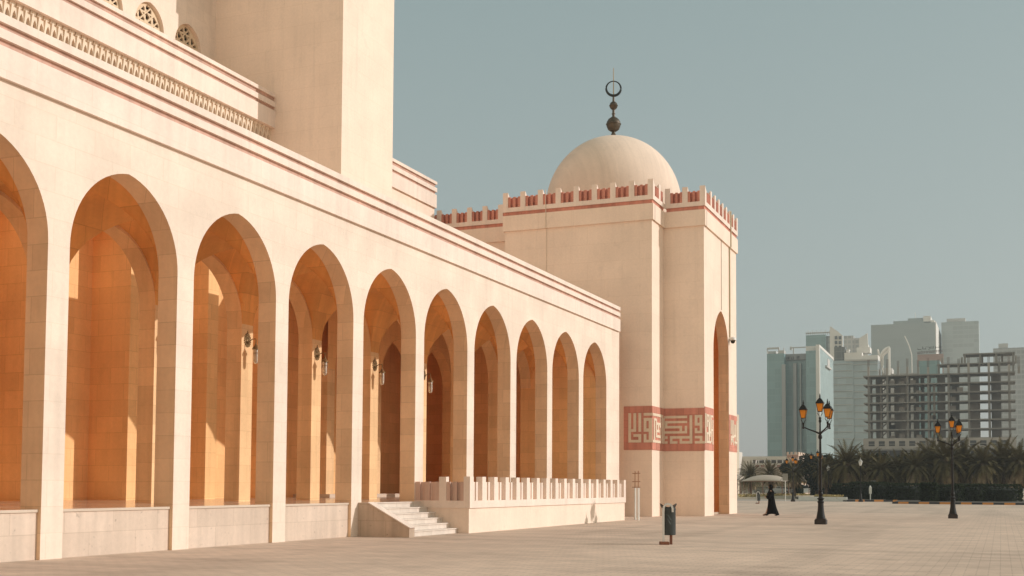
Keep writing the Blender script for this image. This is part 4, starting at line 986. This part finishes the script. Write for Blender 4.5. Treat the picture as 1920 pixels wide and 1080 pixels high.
MB().box(0, b.x-a.x, -2.5, 2.5, a.z-.55, a.z-.2).build('roof', PG_, r)
for i in range(6): MB().box(i*(b.x-a.x-.3)/5, i*(b.x-a.x-.3)/5+.25, -2.2, -1.95, -.3, a.z-.55).build('post', PG_, r)
# low white bollard fence by the car park
m = None
for i in range(5):
    p = at(1384+i*9.5, 927, Z=0); b_ = empty('bollard', (p.x, p.y, .2), label=('leftmost','second','middle','fourth','rightmost')[i]+' small white bollard in the row of five at the car park edge', cat='bollard', group='white bollards at the car park edge')
    MB().lathe([(.22,0),(.22,.5),(.16,.6),(0,.62)], (0,0,0), 8).build('shaft', WHITEP, b_)

# ---------------------------------------------------------------- skyline
def facade(name, base, line, fh=3.6, mw=1.6, lw=.25, mlw=.12, rough=.35, mline=None, vary=.1, glass=None):
    """curtain wall: floor bands and mullions in metres"""
    m, t, p = newmat(name); L = t.links.new
    g = N(t, 'ShaderNodeNewGeometry'); sx = N(t, 'ShaderNodeSeparateXYZ'); L(g.outputs['Position'], sx.inputs[0])
    ad = N(t, 'ShaderNodeMath', operation='ADD'); L(sx.outputs[0], ad.inputs[0]); L(sx.outputs[1], ad.inputs[1])
    def fr(src, per, w):
        d = N(t, 'ShaderNodeMath', operation='DIVIDE'); d.inputs[1].default_value = per; L(src, d.inputs[0])
        f = N(t, 'ShaderNodeMath', operation='FRACT'); L(d.outputs[0], f.inputs[0])
        l = N(t, 'ShaderNodeMath', operation='LESS_THAN'); l.inputs[1].default_value = w/per; L(f.outputs[0], l.inputs[0]); return l.outputs[0]
    cb = N(t, 'ShaderNodeCombineXYZ'); L(ad.outputs[0], cb.inputs[0]); L(sx.outputs[2], cb.inputs[1])
    bk = N(t, 'ShaderNodeTexBrick'); bk.offset = 0
    for k, v in {'Scale': 1, 'Brick Width': mw*2, 'Row Height': fh, 'Mortar Size': 0}.items(): bk.inputs[k].default_value = v
    bk.inputs['Color1'].default_value = (*[c*(1-vary) for c in base], 1); bk.inputs['Color2'].default_value = (*[c*(1+vary) for c in base], 1); L(cb.outputs[0], bk.inputs['Vector'])
    m1 = N(t, 'ShaderNodeMix', data_type='RGBA'); L(bk.outputs['Color'], m1.inputs[6]); m1.inputs[7].default_value = (*(mline or line), 1); L(fr(ad.outputs[0], mw, mlw), m1.inputs[0])
    m2 = N(t, 'ShaderNodeMix', data_type='RGBA'); L(m1.outputs[2], m2.inputs[6]); m2.inputs[7].default_value = (*line, 1); L(fr(sx.outputs[2], fh, lw), m2.inputs[0])
    L(m2.outputs[2], p.inputs['Base Color']); p.inputs['Roughness'].default_value = rough; p.inputs['Specular IOR Level'].default_value = .5; return m
def pbox(m, x0, x1, yt, Y, D, zb=0, ybot=None):
    a, b = at(x0, yt, Y=Y), at(x1, yt, Y=Y)
    if ybot is not None: zb = at((x0+x1)/2, ybot, Y=Y).z
    z = at((x0+x1)/2, yt, Y=Y).z
    return m.box(a.x, b.x, Y, Y+D, zb, z)
TEAL = facade('teal_curtain_wall', (.20,.31,.32), (.23,.345,.35), 3.6, 1.5, .3, .1, .25)
TEAL2 = facade('pale_teal_glass', (.34,.43,.43), (.38,.46,.455), 3.6, 1.5, .3, .1, .3)
CONC = simple('pale_concrete', (.50,.48,.45), .8, noise=.05, nscale=.1); WH = simple('white_cladding', (.72,.68,.63), .6, noise=.04, nscale=.1); GRY = simple('grey_cladding', (.26,.26,.26), .8, noise=.05, nscale=.05)
# T1 glass hotel
Y = 620
r = empty('glass_tower', tuple(at(1500, 800, Y=Y).xy)+(0,), label='teal glass tower with a white edged right wing and pale vertical fins', cat='tower'); 
m = MB(); pbox(m, 1438, 1470, 663, Y, 30); P(m, 'left_wing', TEAL, r)
m = MB(); pbox(m, 1470.05, 1510.95, 664.5, Y+7, 22); P(m, 'centre_bay', TEAL, r)
m = MB(); pbox(m, 1470.1, 1510.9, 663.5, Y+5.5, 1.45, ybot=675); P(m, 'sign_band', GRY, r)
X1 = at(1535.5, 800, Y=Y).x; yf = at(1562, 800, X=X1).y
m = MB(); a = at(1511, 658, Y=Y); m.box(a.x, X1-.05, Y, yf-1, 0, a.z); P(m, 'right_wing', TEAL, r)
m = MB(); zt_ = at(1535, 646, Y=Y).z; m.extrude([(X1-.04, Y+1.8, 0), (X1-.04, Y+1.8, zt_-1.5), (X1-.04, yf, zt_*.985-1.5), (X1-.04, yf, 0)], (.5,0,0)); P(m, 'side_glazing', TEAL2, r)
m = MB(); m.box(X1-1.3, X1+.6, Y-.3, Y+1.7, 0, zt_); m.extrude([(X1-.5, Y+1.71, zt_-1.4), (X1-.5, Y+1.71, zt_), (X1-.5, yf+.3, zt_*.985), (X1-.5, yf+.3, zt_*.985-1.4)], (1.1,0,0)); P(m, 'white_edge', WH, r)
for x0_, x1_, yt_ in ((1465.5,1472.5,683),(1487,1493,681),(1499.5,1501.5,681)):
    m = MB(); pbox(m, x0_, x1_, yt_, Y+4.2 if x0_ > 1470 else Y-.6, 2.7 if x0_ > 1470 else .55); P(m, 'fin', simple('pale_fin', (.34,.36,.35), .5) if x0_ > 1495 else GRY2 if False else simple('grey_fin', (.33,.33,.32), .6), r)
m = MB()
for x0_, x1_ in ((1438,1439.2),(1459,1461),(1469,1470)): pbox(m, x0_, x1_, 652, Y, 1, ybot=663)
pbox(m, 1438, 1461, 651.5, Y-.05, 1.2, ybot=654.5); pbox(m, 1461, 1470, 657, Y+.3, 6, ybot=663); pbox(m, 1440, 1455, 658.5, Y+6, 6, ybot=663)
pbox(m, 1483, 1510.9, 650.5, Y+8, .5, ybot=652.5); pbox(m, 1486.5, 1488.5, 652, Y+8, .5, ybot=664); pbox(m, 1481, 1484.5, 650, Y+8.6, 2, ybot=656)
P(m, 'roof_frame', CONC, r)
m = MB(); pbox(m, 1511, 1531, 649, Y+3, 10, ybot=658); P(m, 'roof_block', WH, r)
m = MB(); m.box(X1+.55, X1+1.6, Y+22, Y+40, at(1550, 684, Y=640).z-1, at(1550, 684, Y=640).z); m.box(X1+.5, X1+.62, Y+31, Y+40, at(1550,682,Y=640).z, at(1550,668,Y=640).z); P(m, 'side_balcony', CONC, r)
# dark, barely legible lettering across the recessed band
random.seed(3); glyph = [(269,300,375,565),(395,420,390,515),(455,470,400,510),(480,500,380,510),(520,548,360,505),(590,640,370,385),(640,660,400,520),(655,740,495,512),(730,755,355,515),(920,945,330,460),(975,995,340,430),(1010,1030,350,430),(1040,1070,350,365),(900,1060,480,500),(920,990,420,435)]
P(relief([(g[0],g[1],g[2],g[3]) for g in glyph], lambda u, v, dd: (lambda q: (q.x, Y+5.4-dd, q.z))(at(1460+u/27, 655+v/27, Y=Y+5.4)), 0, .3), 'lettering', simple('dark_letters', (.02,.03,.03), .6), r)
# T3 behind with white sail fin
Y = 780; r = empty('sail_tower', tuple(at(1545, 800, Y=Y).xy)+(0,), label='glass tower with a white sail shaped fin rising behind the teal tower', cat='tower')
m = MB(); pbox(m, 1511, 1548, 628, Y, 25); P(m, 'glazing', TEAL, r)
m = MB(); pbox(m, 1548.05, 1556, 630, Y+2, 25); P(m, 'grey_bay', facade('grey_bay', (.30,.31,.30), (.15,.17,.17), 3.6, 2.2, .5, .9), r)
m = MB(); q = [at(x, y, Y=Y-2) for x, y in ((1556,611.5),(1570.5,621),(1580,629.5),(1580,740),(1556,740))]; m.extrude(q, (0,1.9,0)); P(m, 'sail_fin', WH, r)
m = MB()
for rr_ in range(4):
    for cc_ in range(2): pbox(m, 1565+cc_*7.5, 1570+cc_*7.5, 630+rr_*9, Y-2.6, .55, ybot=636+rr_*9)
P(m, 'window', simple('dark_window', (.10,.12,.125), .3), r)
m = MB(); pbox(m, 1511, 1556, 623, Y+.2, 1, ybot=625); [pbox(m, x, x+.8, 619 if i % 2 else 622, Y+.2, 1, ybot=628) for i, x in enumerate(range(1511, 1556, 4))]; pbox(m, 1560, 1560.4, 604, Y+4, .4, ybot=625); P(m, 'roof_rail', CONC, r)
# T4
Y = 860; r = empty('roof_fin_tower', tuple(at(1600, 800, Y=Y).xy)+(0,), label='pale stepped tower with a slanted white fin between the sail tower and the grey slab', cat='tower')
m = MB(); pbox(m, 1582, 1600, 629.5, Y, 25); pbox(m, 1600.05, 1612, 634, Y+1, 25); P(m, 'wall', facade('pale_rows', (.36,.37,.36), (.50,.48,.46), 3.6, 3, 1.4, .9), r)
m = MB(); m.extrude([at(x, y, Y=Y-1) for x, y in ((1611,634),(1626.5,624.5),(1627.5,655),(1627.5,740),(1611,740))], (0,1.9,0)); P(m, 'slanted_fin', WH, r)
# T2 floored tower
Y = 560; r = empty('banded_tower', tuple(at(1600, 800, Y=Y).xy)+(0,), label='blue grey office tower with thin white floor lines left of the concrete frame', cat='tower')
zfl = at(1600, 681, Y=Y).z
BAND = facade('banded_glass', (.33,.40,.42), (.34,.41,.425), 3.3, 2.0, .25, .12, .3)
m = MB(); pbox(m, 1562.3, 1600, 676, Y, 30); pbox(m, 1600.03, 1646, 674.5, Y+.6, 30); P(m, 'curtain_wall', BAND, r)
m = MB()
for i in range(19):
    y_ = 681.5+i*12.75
    if y_ > 905: break
    pbox(m, 1562.3, 1598.5, y_, Y-.45, .44, ybot=y_+1.0); pbox(m, 1598.6, 1646, y_+.5, Y+.15, .44, ybot=y_+1.5)
P(m, 'floor_ledge', simple('pale_ledge', (.46,.47,.46), .6), r)
m = MB(); pbox(m, 1564, 1584, 650.5, Y+3, 15, ybot=676); P(m, 'plant_room', facade('grey_plant', (.13,.14,.14), (.2,.21,.21), 3.3, 2.5, .3, .2), r)
m = MB(); pbox(m, 1583, 1616, 661, Y+2, 12, ybot=676.5); pbox(m, 1606, 1631, 651, Y+8, 8, ybot=661); pbox(m, 1616.1, 1646, 666, Y+3, 11, ybot=674.5); pbox(m, 1586, 1592, 655, Y+5, 5, ybot=661); pbox(m, 1620, 1628, 646, Y+10, 4, ybot=651); P(m, 'roof_blocks', WH, r)
m = MB(); pbox(m, 1583, 1646, 673.5, Y-.2, 1.5, ybot=676.3); P(m, 'parapet', CONC, r)
# white curved crown to its right
Y = 575; r = empty('curved_frame_building', tuple(at(1657, 800, Y=Y).xy)+(0,), label='white curved rooftop frame behind the left end of the concrete frame', cat='building')
m = MB()
for k in (0, 5):
    pts = [at(1648+20*(1-cos(a)), 690-38*sin(a), Y=Y+k) for a in [pi/2*i/10 for i in range(11)]]; m.tube([at(1648,720,Y=Y+k)]+pts, .8, 6)
    m.tube([at(1655,735,Y=Y+k), at(1655,668,Y=Y+k), at(1668,655,Y=Y+k)], .6, 6); m.tube([at(1668,735,Y=Y+k), at(1667,652,Y=Y+k)], .7, 6); m.tube([at(1646,655,Y=Y+k), at(1656,700,Y=Y+k)], .5, 6)
P(m, 'curved_frame', WH, r); m = MB(); pbox(m, 1646, 1672, 690, Y+6, 12); P(m, 'wall', CONC, r)
# T5 big slab
Y = 950; r = empty('grey_slab_tower', tuple(at(1700, 800, Y=Y).xy)+(0,), label='very large plain grey slab block, tallest on the skyline', cat='tower')
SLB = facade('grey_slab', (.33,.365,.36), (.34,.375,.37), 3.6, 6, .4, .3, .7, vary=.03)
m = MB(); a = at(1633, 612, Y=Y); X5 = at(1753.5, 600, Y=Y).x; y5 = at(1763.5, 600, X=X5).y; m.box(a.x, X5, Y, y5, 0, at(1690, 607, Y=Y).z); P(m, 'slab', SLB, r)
m = MB(); m.box(X5+.02, X5+.5, Y, y5, 0, at(1753, 602, Y=Y).z); P(m, 'sunlit_end_wall', WH, r)  # white sheet on the grey slab's end: sunlight put into its colour
m = MB(); pbox(m, 1675, 1735, 601, Y+5, 40, ybot=607.2); pbox(m, 1702, 1730, 596.5, Y+8, 30, ybot=601); P(m, 'roof_steps', SLB, r)
m = MB(); pbox(m, 1731, 1745, 592.5, Y+4, 30, ybot=603); pbox(m, 1745.1, 1752, 600, Y+6, 20, ybot=607); pbox(m, 1716, 1716.6, 586, Y+9, 1, ybot=597); P(m, 'roof_block', WH, r)
Y = 1000; r = empty('far_tower', tuple(at(1800, 800, Y=Y).xy)+(0,), label='hazy grey green tower right of the large slab', cat='tower')
m = MB(); pbox(m, 1765, 1835, 603, Y, 40); P(m, 'wall', facade('far_glass', (.33,.37,.36), (.37,.40,.395), 3.6, 4, .8, .3, .5), r); m = MB(); pbox(m, 1775, 1810, 597, Y+5, 30, ybot=603); P(m, 'roof_block', CONC, r)
Y = 900; r = empty('far_tower', tuple(at(1880, 800, Y=Y).xy)+(0,), label='pale tower at the far right edge of the picture', cat='tower')
m = MB(); pbox(m, 1862, 1935, 652, Y, 40); P(m, 'wall', facade('far_pale', (.27,.28,.27), (.36,.36,.35), 3.6, 3, 1.1, .5, .5), r); m = MB(); pbox(m, 1872, 1890, 644, Y+5, 30, ybot=652); P(m, 'roof_block', CONC, r)
# white arc
Y = 720; r = empty('white_arch_mast', tuple(at(1705, 800, Y=Y).xy)+(0,), label='thin white curved mast against the grey slab', cat='mast')
m = MB(); m.tube([at(1696+13.5*t+1.5*sin(pi*t), 630+36*t, Y=Y) for t in [i/10 for i in range(11)]]+[at(1711, 760, Y=Y)], .36, 6); P(m, 'mast', WH, r)
# roof sign
Y = 480; r = empty('rooftop_sign', tuple(at(1745, 800, Y=Y).xy)+(0,), label='black rooftop lettering in two lines above a pink board over the concrete frame', cat='sign')
m = MB(); pbox(m, 1720, 1769, 664, Y+.5, .5, ybot=700); P(m, 'board', simple('pink_board', (.42,.31,.28), .8, noise=.05), r)
def gl(rects): return relief(rects, lambda u, v, dd: (lambda q: (q.x, Y-dd, q.z))(at(1700+u/27, 640+v/27, Y=Y)), 0, .3)
ar = [(540,570,375,405),(560,730,403,428),(755,785,428,455),(800,830,275,395),(800,985,380,402),(940,965,335,395),(950,1160,283,293),(1140,1165,300,360),(1165,1215,340,365),(1190,1215,270,365),(1105,1155,400,425),(1235,1380,330,350),(1265,1285,255,290),(1320,1385,250,265),(1340,1360,275,345),(1440,1475,335,365),(1455,1478,255,365),(1480,1660,300,315),(1630,1655,265,300),(1715,1765,315,345),(1740,1765,250,345)]
P(gl(ar), 'upper_lettering', simple('black_letters', (.05,.05,.045), .7), r)
random.seed(5); la = []; u = 545
while u < 1760:
    t_ = (u-545)/1215; v0 = 520-85*t_; v1 = 640-100*t_; w_ = 62; k = random.randint(0, 3)
    la += [(u, u+16, v0, v1)]; la += [(u, u+w_, v0, v0+18)] if k != 2 else []; la += [(u+w_-16, u+w_, v0, v1)] if k in (0, 2) else []; la += [(u, u+w_, (v0+v1)/2-8, (v0+v1)/2+8)] if k in (1, 3) else []; la += [(u, u+w_, v1-18, v1)] if k != 1 else []
    u += 86
P(gl(la), 'lower_lettering', simple('maroon_letters', (.10,.05,.05), .7), r)
# concrete frame under construction
Y = 400; r = empty('unfinished_building', tuple(at(1700, 850, Y=Y).xy)+(0,), label='unfinished concrete frame building with open floors and column stubs on top', cat='building')
REB = simple('rebar', (.10,.06,.04), .8); CF_ = simple('raw_concrete', (.20,.19,.175), .95, noise=.18, nscale=.25); CF2 = simple('raw_concrete_pale', (.33,.30,.27), .95, noise=.12, nscale=.3)
XL = at(1626, 800, Y=Y).x; XR = at(1905, 800, Y=Y).x; D = 9.5
fl = [704.5+16.8*i for i in range(8)]
for y_ in fl:
    z = at(1640, y_, Y=Y).z; P(MB().box(XL-1.0, XR, Y-.8, Y+D, z-.42, z), 'floor_slab', CF_, r)
cols = [1629, 1664, 1702, 1741, 1779, 1817, 1855, 1893]
ztop = at(1640, fl[0], Y=Y).z; zbot = at(1640, 821, Y=Y).z
for i, cx in enumerate(cols):
    x = at(cx, 760, Y=Y).x; m = MB()
    for yy in (Y, Y+8.5):
        m.box(x-.35, x+.35, yy, yy+.8, zbot-6, ztop-.43)
        P(m, 'column', CF_, r); m = MB()
    for sx_, sy_ in ((0,0),(3,6)):
        P(MB().box(x+sx_-.35, x+sx_+.35, Y+sy_, Y+sy_+.8, ztop, ztop+random.uniform(2.2,3.4)), 'column_stub', CF2, r)
    for bx_, by_ in ((0,.2),(3,6.2)):
        m = MB(); [m.tube([(x+bx_+dx, Y+by_, ztop+2), (x+bx_+dx*1.2, Y+by_, ztop+5.4)], .06, 4) for dx in (-.25, 0, .25)]; P(m, 'rebar', REB, r)
z7 = at(1640, 686, Y=Y).z
xa_ = at(1757, 700, Y=Y).x
P(MB().box(xa_, XR, Y+1, Y+D, z7-.42, z7), 'floor_slab', CF_, r)
for cx in (1760, 1797, 1836, 1874, 1900):
    x = at(cx, 700, Y=Y).x; P(MB().box(x-.3, x+.3, Y+1.2, Y+1.9, ztop+.01, z7-.43), 'column', CF_, r); P(MB().box(x+.6, x+1.2, Y+7, Y+7.6, z7+.01, z7+2.6), 'column_stub', CF2, r)
z8 = at(1640, 668.5, Y=Y).z; xb_ = at(1806, 700, Y=Y).x
P(MB().box(xb_, XR, Y+1, Y+D, z8-.42, z8), 'floor_slab', CF_, r)
for cx in (1809, 1838, 1868, 1900):
    x = at(cx, 690, Y=Y).x; P(MB().box(x-.3, x+.3, Y+1.2, Y+1.9, z7+.01, z8-.43), 'column', CF_, r)
# stair core, infill walls
random.seed(9)
for cx, w_, dy, mt in ((1645,4.5,14,CF_),(1651,.7,3,CF2),(1681,5.5,16,CF2),(1692,4.2,10,CF2),(1716,3.5,12,CF_),(1727,2.5,17,CF_),(1751,1.6,4,CF2),(1764,5,8,CF_),(1790,5,15,CF_),(1828,6,12,CF2),(1868,6,12,CF_)):
    w_ *= .5; x = at(cx, 760, Y=Y).x; P(MB().box(x-w_/2, x+w_/2, Y+dy*.5, Y+dy*.5+.4, zbot, ztop-.43-random.choice((0,0,3))), 'infill_wall', mt, r)
for i in range(7):
    z = at(1640, fl[i+1], Y=Y).z
    x = at(1655, 760, Y=Y).x; m = MB(); m.extrude([(x-1.6, Y+6, z+.1), (x+1.6, Y+6, z+3), (x+1.6, Y+6, z+3.4), (x-1.6, Y+6, z+.5)], (0, 1.3, 0)); P(m, 'stair_flight', CF2, r)
    for k in range(3):
        xx = at(random.choice((1672,1690,1711,1722,1749,1760,1786,1800)), 760, Y=Y).x; P(MB().box(xx-.9, xx+.9, Y+2, Y+3, z+.01, z+random.uniform(.8,1.6)), 'block_stack', CF2, r)
m = MB(); z2 = at(1640, 842, Y=Y).z
m.box(XL-1.2, XR, Y-1.2, Y-.85, z2, zbot-.3); m.box(XL-1.2, XL-.85, Y-.84, Y+D, z2, zbot-.3); P(m, 'podium_wall', CF2, r)
m = MB(); m.box(XL-1.6, XR, Y-1.8, Y+D, z2-.5, z2-.01); P(m, 'podium_slab', CF_, r)
P(MB().box(XL, XR, Y+1, Y+D, 0, z2-.52), 'ground_storey', simple('dark_ground_storey', (.05,.05,.05), .9), r)
for i in range(14):
    x = at(1635+i*19, 833, Y=Y).x; m = MB(); m.box(x-.95, x+.95, Y-1.24, Y-1.21, z2+.9, zbot-1.2); w_ = P(m, 'window', simple('open_window', (.02,.024,.028), .4), r)
    b_ = MB().box(x-.95, x+.95, Y-1.27, Y-1.245, z2+1.5, z2+1.62).build('window_rail', CF2, w_); 
# glass slab seen behind the frame
Y = 450; r = empty('glass_annex', tuple(at(1755, 850, Y=Y).xy)+(0,), label='blue glass annex seen through the open floors of the concrete frame', cat='building')
m = MB(); pbox(m, 1722, 1762, 676, Y, 20); P(m, 'glazing', TEAL, r); m = MB(); pbox(m, 1670, 1721, 700, Y+2, 20); P(m, 'wall', facade('annex_pale', (.38,.37,.35), (.30,.30,.29), 3.6, 3, .5, .3), r)
# beige block peeping behind gatehouse
Y = 240; r = empty('apartment_block', tuple(at(1370, 800, Y=Y).xy)+(0,), label='beige block with small windows peeping out behind the gatehouse corner', cat='building')
xr = at(1359.5, 800, Y=Y).x; zt_ = at(1387, 770, Y=Y).z
m = MB(); m.box(xr-14, xr, Y, Y+14, 0, zt_); P(m, 'wall', simple('beige_render', (.58,.49,.38), .85, noise=.05), r)
SWN = simple('small_window', (.12,.11,.10), .4)
for i in range(8):
    z = zt_-1.8-i*2.0
    if z > 1: P(MB().box(xr-.55, xr-.12, Y-.04, Y-.005, z-.6, z+.35), 'window', SWN, r); P(MB().box(xr+.005, xr+.04, Y+5, Y+8, z-.6, z+.35), 'window', SWN, r)
# low white building and pink crenellated tower block
Y = 285; r = empty('low_white_building', tuple(at(1430, 890, Y=Y).xy)+(0,), label='long low white building with roof terrace openings behind the two palms', cat='building')
a, b = at(1372, 856, Y=Y), at(1478, 857, Y=Y)
z1, z2, z3 = a.z, at(1430, 862, Y=Y).z, at(1430, 868.5, Y=Y).z
m = MB(); m.box(a.x, at(1410,860,Y=Y).x, Y, Y+12, 0, z1); m.box(at(1410,860,Y=Y).x+.01, b.x, Y+.4, Y+12, 0, z3); m.box(at(1410,860,Y=Y).x+.01, b.x, Y, Y+5, z2, z1); m.box(a.x, at(1392,860,Y=Y).x, Y-5, Y-.01, 0, at(1392,847,Y=Y-5).z); P(m, 'wall', simple('white_render', (.66,.60,.53), .85, noise=.05), r)
m = MB()
for i in range(7): x = at(1410+i*11.3, 865, Y=Y).x; m.box(x, x+.25, Y+.05, Y+.35, z3, z2-.002)
P(m, 'terrace_pillar', WHITEP, r); P(MB().box(at(1410,860,Y=Y).x, b.x, Y+6, Y+6.3, z3+.01, z2-.01), 'terrace_glass', simple('dark_terrace_glass', (.12,.11,.10), .4), r)  # dark glass tone of the terrace windows
m = MB(); zc = at(1430, 872.5, Y=Y-3).z; m.box(at(1416,860,Y=Y-3).x, b.x+.5, Y-3, Y-.5, 0, zc-.4); P(m, 'front_wall', simple('pale_pink_render', (.48,.38,.31), .85, noise=.06), r)
m = MB(); xx = at(1416,860,Y=Y-3).x
while xx < b.x: m.box(xx, xx+.9, Y-3.02, Y-2.7, zc-.399, zc+.1); xx += 1.3
P(m, 'crenellation', simple('dusty_red', (.34,.20,.16), .85, noise=.1), r)
Y = 262; r = empty('crenellated_building', tuple(at(1500, 880, Y=Y).xy)+(0,), label='pink building with crenellated roof edge left of the nearest street lamp', cat='building')
a = at(1475, 852, Y=Y); X1 = at(1497, 852, Y=Y).x; yf = at(1529, 852, X=X1).y
PR = simple('pink_render', (.62,.47,.38), .85, noise=.06)
m = MB(); m.box(a.x, X1, Y, yf, 0, a.z); P(m, 'wall', PR, r)
m = MB(); zt_ = at(1480, 847.5, Y=Y).z; x = a.x
while x < X1-.3: m.box(x, x+.42, Y, Y+.3, a.z, zt_); x += .84
y = Y+.6
while y < yf-.5: m.box(X1-.3, X1, y, y+1.6, a.z, zt_); y += 3.2
P(m, 'crenellation', PR, r)
P(MB().box(a.x+.1, X1-.1, Y-.05, Y-.005, a.z-.7, a.z-.1), 'stripe', simple('dusty_rose', (.40,.24,.19), .85), r)

# ---------------------------------------------------------------- haze
def haze():
    m = bpy.data.materials.new('haze_air'); m.use_nodes = True; t = m.node_tree; t.nodes.clear()
    out = t.nodes.new('ShaderNodeOutputMaterial'); v = t.nodes.new('ShaderNodeVolumePrincipled')
    v.inputs['Color'].default_value = (.93,.97,.97,1); v.inputs['Density'].default_value = HAZE; v.inputs['Anisotropy'].default_value = .3
    t.links.new(v.outputs[0], out.inputs['Volume'])
    b = MB().box(-700, 900, -120, 1250, -1.0, 190); b.build('haze', m, kind='stuff')
HAZE = .0003
haze()
